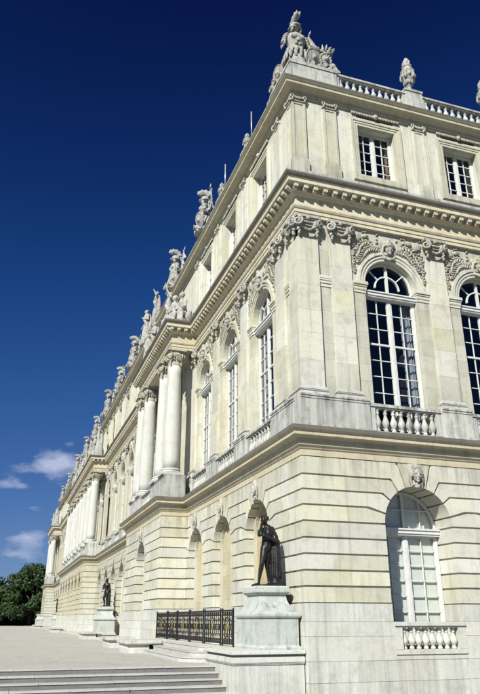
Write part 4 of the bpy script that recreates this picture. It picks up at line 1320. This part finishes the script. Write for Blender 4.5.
def figure(s, pose, sc_=1.0):
    """standing body, z = 0 at the soles, facing -y; fused into one skin"""
    H_ = sc_
    def c(*p): s.chain([(x * H_, y * H_, z * H_, r * H_) for x, y, z, r in p], 10)
    sway = pose.get('sway', .03)
    hipx = sway
    c((hipx, 0, .52, .085), (hipx * .4, 0, .62, .078), (0, -.005, .72, .092), (0, 0, .80, .085))
    s.ell((0, -.01 * H_, .76 * H_), (.115 * H_, .075 * H_, .085 * H_))
    c((0, .0, .83, .04), (0, -.01, .885, .035))
    hx, hy = pose.get('head', (0, -.02))
    s.ell((hx * H_, hy * H_, .935 * H_), (.050 * H_, .060 * H_, .068 * H_), (0, 0, 0), 12, 10)
    s.ell((hx * H_, (hy - .055) * H_, .93 * H_), (.012 * H_, .018 * H_, .018 * H_)); s.ell((hx * H_, (hy - .035) * H_, .895 * H_), (.028 * H_, .025 * H_, .02 * H_))
    s.ell((hx * H_, (hy + .018) * H_, .955 * H_), (.058 * H_, .060 * H_, .058 * H_))
    for side in (-1, 1):
        hip = (hipx + side * .045, 0, .50, .066)
        kn = pose.get('knee%+d' % side, (hipx + side * .055, -.03, .285)); an = pose.get('ankle%+d' % side, (side * .055, .0, .05))
        c(hip, (*kn, .042), ((kn[0] + an[0]) / 2, (kn[1] + an[1]) / 2 + .012, (kn[2] + an[2]) / 2 + .03, .038), (*an, .024))
        c((*an[:2], an[2] - .01, .026), (an[0] + side * .015, an[1] - .08, .016, .02))
        sh = (side * .115, 0, .795, .045)
        el = pose.get('elbow%+d' % side, (side * .155, .02, .63)); ha = pose.get('hand%+d' % side, (side * .14, -.06, .49))
        c(sh, ((sh[0] + el[0]) / 2, (sh[1] + el[1]) / 2, (sh[2] + el[2]) / 2, .036), (*el, .029), (*ha, .022))
        v = (Vector(ha) - Vector(el)).normalized()
        px = Vector(ha) + v * .03
        s.ell(tuple(px * H_), (.022 * H_, .016 * H_, .03 * H_))
        for f in range(4):
            o = Vector(((f - 1.5) * .010, 0, 0)); b0 = px + v * .018 + o
            c((*b0, .0075), (*(b0 + v * (.024 + .005 * (f in (1, 2))) + Vector((0, -.008, 0))), .006))
        t0 = px + Vector((-side * .018, -.004, 0)); c((*t0, .008), (*(t0 + v * .02 + Vector((-side * .010, -.006, 0))), .006))

def robe(s, sc_, seed, full=True):
    r = random.Random(seed); H_ = sc_
    for k in range(14):
        a = 2 * PI * k / 14 + r.uniform(-.1, .1)
        top = .55 if full else .42
        s.chain([(.07 * H_ * math.cos(a), .06 * H_ * math.sin(a), top * H_, .035 * H_), (.105 * H_ * math.cos(a), .09 * H_ * math.sin(a), .3 * H_, .034 * H_),
                 (.135 * H_ * math.cos(a + .1), .12 * H_ * math.sin(a + .1), .03 * H_, .032 * H_)], 7)
    s.chain([(-.11 * H_, -.03 * H_, .80 * H_, .04 * H_), (.0, -.085 * H_, .66 * H_, .04 * H_), (.10 * H_, -.05 * H_, .52 * H_, .045 * H_), (.13 * H_, .03 * H_, .3 * H_, .04 * H_)], 8)
    s.chain([(.11 * H_, .05 * H_, .80 * H_, .04 * H_), (.12 * H_, .08 * H_, .5 * H_, .06 * H_), (.10 * H_, .08 * H_, .05 * H_, .06 * H_)], 8)

def stone_figure(pose, seed, full, h=2.75):
    s = SC(); figure(s, pose, h); robe(s, h, seed, full)
    s.box(-.42, .42, -.38, .38, -.42, .02); s.box(-.36, .36, -.33, .33, 0, .06)
    return sculpt(s, 'stone_figure', 'statue', .024, .006, 12, 1)
figs = [stone_figure({'hand-1': (-.02, -.11, .66), 'elbow-1': (-.16, -.02, .64), 'head': (-.01, -.03)}, 1, True),
        stone_figure({'hand+1': (.16, -.10, .95), 'elbow+1': (.21, -.03, .80), 'head': (.01, -.02), 'sway': -.03}, 2, False),
        stone_figure({'hand+1': (.02, -.12, .70), 'elbow+1': (.16, -.03, .64), 'hand-1': (-.18, -.06, .47)}, 3, False)]
# a seated, draped pair for the corner of the avant-corps
def seated_group():
    s = SC()
    s.box(-.95, .95, -.5, .5, 0, .22)
    s.ell((0, .12, .45), (.75, .42, .45))
    for q, d in ((-.32, 0), (.42, .1)):
        s.chain([(q, .12, .75, .24), (q * .9, .05, 1.15, .22), (q * .85, .02, 1.45, .24), (q * .8, 0, 1.72, .10)], 10)
        s.ell((q * .8, -.03, 1.95), (.15, .17, .19))
        s.ell((q * .8, .03, 2.03), (.165, .17, .15))
        for w in (-1, 1):
            s.chain([(q + w * .13, .02, .72, .16), (q + w * .2, -.42, .72, .13), (q + w * .2, -.46, .38, .11), (q + w * .2, -.5, .2, .09)], 8)
            s.chain([(q * .85 + w * .26, .02, 1.52, .11), (q * .85 + w * .36, -.08, 1.15, .08), (q * .85 + w * .2, -.32, 1.0, .06)], 8)
    for k in range(16):
        r = random.Random(k + 50); x = r.uniform(-.85, .85)
        s.chain([(x * .7, -.2 + r.uniform(-.1, .1), .95, .07), (x, -.40 + r.uniform(-.06, .06), .5, .08), (x * 1.05, -.46, .2, .07)], 7)
    s.chain([(-.75, .1, .5, .2), (-.85, .05, .9, .14), (-.6, .1, 1.35, .1)], 8); s.chain([(.8, .1, .4, .22), (.9, .1, .75, .14)], 8)
    return sculpt(s, 'seated_figures', 'statue', .024, .006, 12, 1)
seat_me = seated_group()

# urns
def urn_mesh():
    s = SC()
    s.v, s.f = [], []
    s.lathe([(.26, 0), (.26, .10), (.20, .12), (.12, .20), (.11, .30), (.16, .36), (.13, .40), (.24, .52), (.33, .72), (.375, .95), (.38, 1.05), (.40, 1.10), (.40, 1.17), (.33, 1.20), (.27, 1.30), (.25, 1.36), (.30, 1.40), (.30, 1.45), (.16, 1.50)], seg=20)
    r = random.Random(3)
    for k in range(10):
        a = 2 * PI * k / 10
        s.ell((.36 * math.cos(a), .36 * math.sin(a), .98 - .10 * abs(math.sin(a * 2.5))), (.10, .10, .10), (0, 0, 0), 8, 6)
        s.ell((.24 * math.cos(a), .24 * math.sin(a), .56), (.07, .07, .13), (0, 0, 0), 8, 6)
    for k in range(5):
        a = 2 * PI * k / 5
        s.ell((.37 * math.cos(a), .37 * math.sin(a), .82), (.11, .11, .14), (0, 0, 0), 8, 6)
    for k in range(16):                                    # the carved flame
        a = 2 * PI * k / 16 * 2.4; d = .16 * (1 - k / 22)
        s.chain([(d * math.cos(a), d * math.sin(a), 1.46, .10), (d * 1.25 * math.cos(a + .5), d * 1.25 * math.sin(a + .5), 1.66, .085), (d * .6 * math.cos(a + 1), d * .6 * math.sin(a + 1), 1.86 + .06 * math.sin(k * 3), .04)], 7)
    return sculpt(s, 'urn', 'statue', .020, .005, 14, 1)
urn_me = urn_mesh()
ord_ = ['first', 'second', 'third', 'fourth', 'fifth', 'sixth', 'seventh', 'eighth']
for i, c in enumerate(par_B[:4]):
    put('urn', urn_me, None, (c, .48, 23.27), i * 1.3, scale=(.80, .80, 1.06), label='stone flame urn on the balustrade, %s from the corner trophy' % ord_[i], cat='urn', group='urns on the roof balustrade')
for i, y in enumerate((6.31, 10.61)):
    MB().box(-.4, .4, -.74, -.22, 23.02, 23.12).build('parapet_block', 'grey', palace, (0, y, 0), RA)
    put('urn', urn_me, None, (.48, y, 23.12), i, scale=.56, label='small stone flame urn on the garden parapet, %s from the corner trophy' % ord_[i], cat='urn', group='urns on the roof balustrade')
for i, (y, x) in enumerate(((7.4, 1.1), (12.05, 1.1))):
    m = MB(); m.tube([(0, 0, 0), (0, 0, 3.0)], [.05, .045], 6); m.tube([(0, 0, 3.0), (0, 0, 4.75)], [.042, .035], 6); m.box(-.12, .12, -.12, .12, -.06, .06)
    m.build('lightning_rod', 'rod', None, (x, y, 21.95), label='thin metal lightning rod on the palace roof behind the %s garden urn' % ord_[i], cat='lightning rod', group='lightning rods')
tro_y = [14.3, 22.1, 28.4, 32.6, 38.5, 46.5, 55.5, 66.0, 77.0, 90.0, 104.0, 118.0]
ORD = ['first', 'second', 'third', 'fourth', 'fifth', 'sixth', 'seventh', 'eighth', 'ninth', 'tenth', 'eleventh', 'twelfth', 'thirteenth', 'fourteenth', 'fifteenth', 'sixteenth', 'seventeenth', 'eighteenth', 'nineteenth', 'twentieth', 'twenty-first', 'twenty-second']
for i, y in enumerate(tro_y):
    if y in (28.4, 32.6): me, lab, nm, ct = figs[1 if y == 28.4 else 2], 'stone figure %s on the garden parapet, between armour trophies' % ('with a raised arm' if y == 28.4 else 'with one hand at the chest'), 'stone_figure', 'statue'
    else: me, lab, nm, ct = troA, 'stone armour trophy on the long garden parapet, %s sculpture past the two small urns' % ORD[i], 'armour_trophy', 'sculpture'
    put(nm, me, None, (.50, y, 23.0 + (.42 if nm == 'stone_figure' else 0)), RA - PI / 2 - PI / 2 + (i * .37 % .6 - .3), scale=(1.0 + .06 * math.sin(i * 2.3)), label=lab, cat=ct, group='roof figures along the garden parapet' if nm == 'stone_figure' else 'trophies along the garden parapet')
put('seated_figures', seat_me, None, (-.72, 15.25, 17.12), -PI / 2 + .5, label='draped stone pair seated on the cornice above the nearest columns', cat='sculpture')
for k, ys in COLS.items():
    for i, y in enumerate(ys):
        if k == 0 and i == 0: continue
        f = figs[(i + k) % 3]
        lab = {0: ['', 'robed stone figure on the cornice beside the seated pair', 'stone figure with raised arm on the cornice above the third near column', 'stone figure on the cornice above the fourth near column'][i] if k == 0 else '',
               1: 'stone figure above the %s column of the central row, counted from the second bronze' % ORD[i], 2: 'distant stone figure above the %s of the four farthest columns' % ORD[i]}[k]
        put('stone_figure', f, None, (-.78, y, 17.12 + .42), -PI / 2, label=lab, cat='statue', group='figures above the columns')

# ================================================================== BRONZE STATUES AND THEIR PEDESTALS
def pedestal_mesh():
    m = MB()
    def ring(x0, x1, y0, y1, z): return [(x0, y0, z), (x1, y0, z), (x1, y1, z), (x0, y1, z)]
    # half sizes (x, y) against height: die, moulding, concave neck, cap
    prof = [(.66, 1.10, 0), (.66, 1.10, .06), (.625, 1.065, .09), (.60, 1.04, .12), (.60, 1.04, .84), (.645, 1.085, .86), (.665, 1.105, .90), (.665, 1.105, .95), (.63, 1.07, .98)]
    for i in range(9):
        t = i / 8
        prof.append((.44 + .18 * (1 - t) ** 2.2, .52 + .53 * (1 - t) ** 2.0, .985 + .50 * t))
    prof += [(.48, .56, 1.50), (.525, .605, 1.54), (.555, .635, 1.56), (.555, .635, 1.62), (.525, .605, 1.635), (.525, .605, 1.70), (.48, .56, 1.745)]
    b = 0
    for hx, hy, z in prof: m.v += ring(-hx, hx, -hy, hy, z)
    for k in range(len(prof) - 1):
        for i in range(4):
            j = (i + 1) % 4
            m.face([k * 4 + i, k * 4 + j, k * 4 + 4 + j, k * 4 + 4 + i])
    m.face([0, 1, 2, 3]); n = (len(prof) - 1) * 4; m.face([n, n + 1, n + 2, n + 3])
    return m.mesh('pedestal', 'pedestal')
ped_me = pedestal_mesh()
def base_block(m, x0, x1, y0, y1, z0, z1):
    m.box(x0 + .10, x1, y0 + .10, y1, z0, z1 - .36)
    m.box(x0 + .075, x1, y0 + .075, y1, z1 - .36, z1 - .33)
    for k, (a, b, d) in enumerate(((.33, .30, .055), (.30, .24, .040), (.24, .18, .048), (.18, .155, .075))): m.box(x0 + d, x1, y0 + d, y1, z1 - a, z1 - b)
    m.box(x0 + .14, x1, y0 + .14, y1, z1 - .155, z1 - .105)
    for (a, b, d) in ((.105, .09, .03), (.09, .03, .0), (.03, .012, .018), (.012, 0, .04)): m.box(x0 + d, x1, y0 + d, y1, z1 - a, z1 - b)
    return m
m = MB(); base_block(m, -2.25, -.035, .10, 2.96, Z_L - .02, .79)
m.build('stone_block', 'plinth', None, label='massive moulded stone block beside the steps, carrying the nearest pedestal', cat='stone block')
put('pedestal', ped_me, None, (-.70, 1.42, .79), 0, label='white marble pedestal with curved neck under the nearest bronze, at the corner', cat='pedestal', group='statue pedestals')
m = MB(); base_block(m, -2.1, -.035, -1.35, 1.35, Z_T - .02, .62)
blk = m.mesh('stone_block', 'plinth')
for y, w in ((36.2, 'second'), (84.0, 'third')):
    put('stone_block', blk, None, (0, y, 0), label='low stone block under the %s bronze statue along the front' % w, cat='stone block')
    put('pedestal', ped_me, None, (-.80, y, .62), 0, scale=1.08, label='white marble pedestal under the %s bronze statue along the palace front' % w, cat='pedestal', group='statue pedestals')
put('stone_block', blk, None, (-1.3, 104.5, 0), label='pale stone block beside the farthest pavilion', cat='stone block')
put('pedestal', ped_me, None, (-2.1, 104.5, .62), 0, label='empty white pedestal beside the farthest pavilion', cat='pedestal', group='statue pedestals')

def faun():
    """young man leaning on a draped tree stump, legs apart, one hand at his chin"""
    s = SC(); k = .00382
    def p(cx, cy, w, r): return ((cx - 232) * k, w, (620 - cy) * k, r * 1.1)
    # torso
    s.chain([p(224, 318, 0, .150), p(230, 262, 0, .140), p(238, 205, -.02, .175), p(240, 172, -.02, .135)], 12)
    s.ell(p(236, 195, -.05, 0)[:3], (.19, .15, .17), (0, .12, 0), 12, 8)
    s.chain([p(234, 160, -.02, .075), p(214, 128, -.06, .066)])
    s.ell(p(206, 100, -.09, 0)[:3], (.100, .108, .130), (0, -.35, 0), 14, 10)
    s.ell(p(214, 88, -.06, 0)[:3], (.125, .125, .105), (0, -.3, 0), 12, 8)
    s.ell(p(180, 106, -.12, 0)[:3], (.028, .026, .03)); s.ell(p(187, 125, -.12, 0)[:3], (.045, .045, .035)); s.ell(p(190, 96, -.13, 0)[:3], (.04, .05, .016))
    r = random.Random(1)
    for i in range(26):
        a = r.uniform(-.2, PI); b = r.uniform(-1.2, 1.2)
        s.ell((p(214, 88, 0, 0)[0] + .115 * math.cos(a) * math.cos(b), -.06 + .115 * math.sin(b), p(214, 88, 0, 0)[2] + .095 * math.sin(a)), (.032, .032, .032), (0, 0, 0), 6, 4)
    # arm across the chest
    s.chain([p(272, 172, -.02, .088), p(290, 225, -.06, .070), p(300, 272, -.12, .056), p(255, 252, -.24, .052), p(205, 232, -.30, .038)])
    # arm raised to the chin
    s.chain([p(212, 178, -.10, .082), p(188, 212, -.2, .065), p(168, 222, -.28, .054), p(172, 190, -.27, .046), p(180, 158, -.22, .036)])
    for (cx, cy, w, dx, dz) in ((196, 228, -.31, -1, .35), (181, 152, -.21, .1, 1)):
        o = Vector(p(cx, cy, w, 0)[:3]); v = Vector((dx, -.15, dz)).normalized(); u = v.cross(Vector((0, -1, 0))).normalized()
        s.ell(tuple(o), (.045, .035, .045))
        for f in range(4):
            q = o + u * ((f - 1.5) * .024) + v * .03
            e = q + v * (.05 + .01 * (f in (1, 2))); g_ = e + v * .025 + Vector((.0, -.025, -.02))
            s.chain([(*q, .014), (*e, .012), (*g_, .010)], 6)
        q = o - u * .045; s.chain([(*q, .015), (*(q + v * .04 - u * .01), .012)], 6)
    s.tube([p(184, 128, -.2, 0)[:3], p(160, 178, -.3, 0)[:3], p(150, 215, -.34, 0)[:3]], [.016, .018, .024], 8)          # flute
    s.chain([p(165, 195, -.24, .065), p(158, 225, -.24, .055)])                                                           # bundle in the hand
    # legs
    s.chain([p(208, 322, -.03, .112), p(196, 385, -.07, .098), p(183, 442, -.10, .070), p(176, 485, -.07, .068), p(165, 540, -.06, .048), p(157, 588, -.05, .038)], 12)
    s.chain([p(160, 600, -.03, .042), p(128, 606, -.10, .036), p(98, 613, -.14, .024)])
    s.chain([p(242, 322, .04, .112), p(234, 390, .04, .092), p(228, 450, .04, .068), p(238, 495, .08, .064), p(244, 545, .11, .046), p(246, 588, .12, .038)], 12)
    s.chain([p(248, 600, .13, .040), p(222, 607, .06, .036), p(200, 613, .0, .024)])
    # stump with hanging cloth
    s.chain([p(292, 300, .10, .13), p(296, 420, .10, .145), p(300, 520, .10, .155), p(302, 610, .10, .18)], 12)
    for i in range(7):
        a = -PI * .95 + i * .5
        s.chain([(p(300, 0, 0, 0)[0] + .11 * math.cos(a), .08 + .11 * math.sin(a), p(0, 262 + 8 * (i % 3), 0, 0)[2], .05),
                 (p(302, 0, 0, 0)[0] + .15 * math.cos(a + .1), .08 + .15 * math.sin(a + .1), p(0, 420, 0, 0)[2], .045),
                 (p(304, 0, 0, 0)[0] + .17 * math.cos(a), .08 + .17 * math.sin(a), p(0, 540 + 14 * (i % 2), 0, 0)[2], .04)], 8)
    s.chain([p(288, 190, .08, .075), p(308, 230, .12, .085), p(310, 300, .12, .09)])
    s.box(-.46, .47, -.34, .34, -.02, .035); s.ell(p(285, 612, .05, 0)[:3], (.30, .26, .10)); s.ell(p(225, 614, .0, 0)[:3], (.3, .25, .05))
    return sculpt(s, 'bronze_statue', 'bronze', .0135, .003, 24, 3)
put('bronze_statue', faun(), None, (-.66, 1.38, 2.535), RAD(-12), label='dark bronze youth leaning on a draped stump, on the pedestal at the corner', cat='statue', group='bronze statues')
s = SC(); figure(s, {'hand-1': (-.05, -.12, .62), 'elbow-1': (-.16, -.03, .63), 'sway': .03, 'knee-1': (-.04, -.07, .29), 'head': (.015, -.02)}, 2.05)
s.chain([(.28, .1, .9, .10), (.27, .1, .5, .12), (.26, .1, .02, .14)]); s.chain([(.2, .12, 1.55, .07), (.27, .14, 1.0, .1)]); s.box(-.34, .42, -.3, .32, -.02, .05)
put('bronze_statue', sculpt(s, 'bronze_statue', 'bronze', .022, .003, 20, 1), None, (-.80, 36.2, 2.50), -PI / 2 + .6, label='dark bronze figure with folded arm on the second pedestal along the front', cat='statue', group='bronze statues')
s = SC(); figure(s, {'hand+1': (.22, -.10, .93), 'elbow+1': (.21, -.03, .80), 'hand-1': (-.30, -.10, .72), 'elbow-1': (-.22, -.03, .70), 'sway': -.03}, 2.15)
s.chain([(-.2, .1, .8, .10), (-.2, .1, .02, .14)]); s.chain([(-.2, .1, 1.6, .09), (-.3, .14, 1.1, .12)]); s.box(-.4, .4, -.3, .32, -.02, .05)
put('bronze_statue', sculpt(s, 'bronze_statue', 'bronze', .025, .003, 20, 1), None, (-.80, 84.0, 2.50), -PI / 2 + .9, label='dark bronze figure with outstretched arms on the third pedestal, far along the front', cat='statue', group='bronze statues')

# ================================================================== RAILING, KERBS, BENCHES
fence = put('iron_railing', None, loc=(-1.35, 2.66, .80), label='black iron railing with gilded scrollwork between the corner pedestal and pavilion', cat='railing')
FY = [2.68, 3.95, 6.10, 8.15, 10.20, 12.05, 14.30]
def fobj(mb, name, mat): return mb.build(name, mat, fence, (1.35 - 1.35, -2.66, -.80))
for y in FY:
    for d in ((0,) if y in (FY[0], FY[-1]) else (-.11, .11)):
        m = MB(); m.box(-.022, .022, y + d - .022, y + d + .022, .80, 1.88); m.ell((0, y + d, 1.91), (.032, .032, .04)); fobj(m, 'post', 'iron')
for z0, z1, nm in ((1.84, 1.89, 'top_rail'), (1.70, 1.725, 'rail'), (.86, .90, 'bottom_rail'), (1.0, 1.02, 'rail')):
    fobj(MB().box(-.021, .021, FY[0], FY[-1], z0, z1), nm, 'iron')
for k, (a, b) in enumerate(zip(FY, FY[1:])):
    m = MB(); g = MB(); a += .14; b -= .14; w = b - a; c = (a + b) / 2
    n = max(3, int(w / .22))
    for i in range(n + 1):
        y = a + w * i / n
        m.box(-.011, .011, y - .011, y + .011, .90, 1.84)
    for i in range(n):
        y = a + w * (i + .5) / n
        for z, rr in ((1.775, .05), (.95, .045), (1.22, .085), (1.50, .085)):
            m.ring((0, y, z), rr, .011, (0, PI / 2, 0), 12, 5)
        gm = g if (i % 4 == 1) else m
        gm.ell((0, y, 1.36), (.02, .04, .10), (0, 0, 0), 6, 4); gm.ell((0, y + .05, 1.62), (.02, .045, .02), (.7, 0, 0), 6, 4); gm.ell((0, y - .05, 1.10), (.02, .045, .02), (.7, 0, 0), 6, 4)
    # gilded ornaments
    for dz in (0,):
        big = k % 2 == 1
        g.ell((0, c, 1.36), (.022, .05 if big else .03, .12), (0, 0, 0), 8, 6)
        for s_ in (-1, 1):
            g.tube([(0, c, 1.20), (0, c + s_ * .07, 1.30), (0, c + s_ * .08, 1.42), (0, c + s_ * .04, 1.52)], .013, 6)
            m2 = g if big else m
            for z in (1.06, 1.62):
                m2.tube([(0, c, z), (0, c + s_ * .10, z + .05), (0, c + s_ * .17, z - .02), (0, c + s_ * .12, z - .07)], .014, 6)
        g.ell((0, c, 1.56), (.02, .035, .05))
    fobj(m, 'scroll_panel', 'iron')['kind'] = 'stuff'
    fobj(g, 'gilt_ornament', 'gilt')['kind'] = 'stuff'

m = MB()
m.box(-1.55, -1.16, 2.965, 14.30, Z_T - .02, .74); m.box(-1.59, -1.12, 2.965, 14.31, .74, .80)
m.build('kerb_wall', 'plinth', None, label='low stone kerb carrying the iron railing', cat='kerb')
MB().box(-1.15, .02, 2.97, 14.32, Z_T - .02, .55).build('paved_strip', 'gravel', None, kind='structure', label='narrow strip behind the railing')
# three rounded steps by the railing
rst = put('rounded_steps', None, loc=(-1.6, 6.5, Z_T), label='three low stone steps with a rounded end below the railing', cat='steps')
for k, (xe, ye, zt) in enumerate(((-2.72, 3.35, .48), (-2.36, 3.75, .63), (-2.00, 4.15, .785))):
    R_ = abs(xe + 1.6)
    pts = [(-1.595, 10.15 - .2 * k)]
    pts += [(xe, 10.15 - .2 * k)]
    pts += [(-1.6 - R_ * math.cos(PI / 2 * i / 10), ye + R_ - R_ * math.sin(PI / 2 * i / 10)) for i in range(11)]
    pts[-1] = (-1.595, ye)
    m = MB().slab(pts, Z_T - .01, zt - .03); m.slab([(x - (.02 if x < -1.7 else 0), y - (.02 if y < 5 else 0)) for x, y in pts], zt - .03, zt)
    m.build('step', 'tread', rst, (1.6, -6.5, -Z_T))
def bench(y0, y1, x0, x1, lab):
    m = MB(); m.box(x0 + .10, x0 + 1.0, y0 + .14, y1 - .14, Z_T - .01, .66)
    if x1 - x0 > 1.3: m.box(x1 - .35, x1 - .05, y0 + .2, y1 - .2, Z_T - .01, .66)
    o = m.build('stone_bench', 'plinth', None, label=lab, cat='bench', group='stone benches along the front')
    s = MB(); s.box(x0 + .02, x1 - .02, y0 + .02, y1 - .02, .66, .69); s.box(x0, x1, y0, y1, .69, .775); s.box(x0 + .02, x1 - .02, y0 + .02, y1 - .02, .775, .80)
    s.build('seat_slab', 'grey', o)
bench(10.25, 12.6, -3.45, -1.75, 'stone bench with overhanging slab beside the rounded steps')
bench(16.0, 18.3, -3.38, -2.0, 'stone bench in front of the nearest pavilion arch')
bench(31.2, 33.6, -2.95, -1.5, 'stone bench between the second bronze and the nearest pavilion')
bench(58.0, 62.0, -3.2, -1.9, 'distant stone bench before the central columns')
bench(95.0, 101.0, -3.3, -1.9, 'farthest stone bench near the end pavilion')
# low step that follows the foot of the front
pl = [(0, 10.2), (0, AVC[0][0])]
MB().slab([(-1.95, 12.7), (-1.36, 12.7), (-1.36, 14.34), (-1.36, 24.68), (0.0, 24.72), (0.0, 48.9), (-1.36, 49.02), (-1.36, 77.5), (0, 77.6), (0, 107), (-1.36, 107), (-1.36, 117.4), (-1.95, 117.4)], Z_T - .01, .47).build('foot_pavement', 'plinth', None, kind='structure', label='pale stone pavement at the foot of the palace front')

# ================================================================== TREES
def tree(name, x, y, h, rad, seed, lab, n=16000):
    r = random.Random(seed)
    root = put(name, None, loc=(x, y, Z_T), label=lab, cat='tree', group='chestnut trees beyond the terrace')
    t = MB()
    t.tube([(0, 0, -.1), (.1, .05, h * .18), (.05, -.1, h * .35), (.2, 0, h * .6)], [.5, .4, .34, .15], 10)
    for k in range(9):
        a = 2 * PI * k / 9 + r.uniform(-.3, .3); z0 = h * r.uniform(.16, .45)
        t.tube([(0.05, 0, z0), (rad * .35 * math.cos(a), rad * .35 * math.sin(a), z0 + h * .14), (rad * .7 * math.cos(a), rad * .7 * math.sin(a), z0 + h * .25)], [.2, .12, .05], 7)
    t.build('trunk', 'bark', root)
    # crown: leaf faces on and inside many overlapping clumps
    clumps = []
    for k in range(95):
        a = r.uniform(0, 2 * PI); u = r.uniform(-1, 1); q = math.sqrt(1 - u * u); f = r.uniform(.55, 1.0) ** .5
        zc = h * .53 + u * h * .45 * f
        wide = rad * (1 - .22 * max(0, u)) * (1.0 if u > -.35 else min(1.9, .95 / max(q, .3)))
        clumps.append((wide * q * f * math.cos(a), wide * q * f * math.sin(a), zc, r.uniform(.9, 1.9) * rad / 7))
    c = MB()
    for i in range(n):
        cx, cy, cz, cr = clumps[r.randrange(len(clumps))]
        d = Vector((r.gauss(0, 1), r.gauss(0, 1), r.gauss(0, .8))).normalized() * cr * r.uniform(.55, 1.08)
        p = Vector((cx, cy, cz)) + d
        if p.z < .3: p.z = r.uniform(.2, 2.6)
        nrm = (d.normalized() + Vector((r.gauss(0, .55), r.gauss(0, .55), r.gauss(0, .55) + .25))).normalized()
        u_ = nrm.orthogonal().normalized(); v_ = nrm.cross(u_)
        ang = r.uniform(0, PI); u2 = u_ * math.cos(ang) + v_ * math.sin(ang); v2 = nrm.cross(u2)
        L, W = r.uniform(.22, .42), r.uniform(.12, .22)
        b = len(c.v)
        c.v += [tuple(p - u2 * L), tuple(p + v2 * W), tuple(p + u2 * L), tuple(p - v2 * W)]
        c.face([b, b + 1, b + 2, b + 3])
    me = bpy.data.meshes.new('crown'); me.from_pydata(c.v, [], c.f); me.materials.append(M['leaf'])
    put('crown', me, root)
tree('chestnut_tree', -2.2, 142, 12.2, 7.0, 1, 'big dark green chestnut tree filling the gap beside the palace end', 26000)
tree('chestnut_tree', -13.5, 143, 10.6, 6.2, 2, 'lower dark green chestnut tree, second from the palace', 22000)
tree('chestnut_tree', -24.5, 143, 12.2, 6.6, 3, 'dark green chestnut tree, third from the palace', 16000)
tree('chestnut_tree', -36.0, 141, 11.4, 6.4, 4, 'dark green chestnut tree, fourth from the palace', 14000)

def hedge(x0, x1, y, h, lab):
    """clipped hedge: leafy faces over a twiggy core"""
    r = random.Random(77)
    root = put('hedge', None, loc=((x0 + x1) / 2, y, Z_T), label=lab, cat='hedge')
    cx = (x0 + x1) / 2
    t = MB(); t.box(x0 - cx + .4, x1 - cx - .4, -.7, .7, 0, h - .5); t.build('branches', 'bark', root)
    c = MB()
    for i in range(15000):
        f = r.random(); p = Vector((r.uniform(x0 - cx, x1 - cx), -1.1 + r.gauss(0, .12), r.uniform(0, h))) if f < .75 else Vector((r.uniform(x0 - cx, x1 - cx), r.uniform(-1.1, 1.1), h + r.gauss(0, .12)))
        n_ = Vector((r.gauss(0, .6), -1 if f < .75 else r.gauss(0, .4), .3 if f < .75 else 1)).normalized()
        u_ = n_.orthogonal().normalized(); v_ = n_.cross(u_); L, W = r.uniform(.2, .36), r.uniform(.12, .2); b = len(c.v)
        c.v += [tuple(p - u_ * L), tuple(p + v_ * W), tuple(p + u_ * L), tuple(p - v_ * W)]; c.face([b, b + 1, b + 2, b + 3])
    me = bpy.data.meshes.new('foliage'); me.from_pydata(c.v, [], c.f); me.materials.append(M['leaf']); put('foliage', me, root)
hedge(-48, 22, 152, 5.2, 'tall clipped dark green hedge behind the chestnut trees')
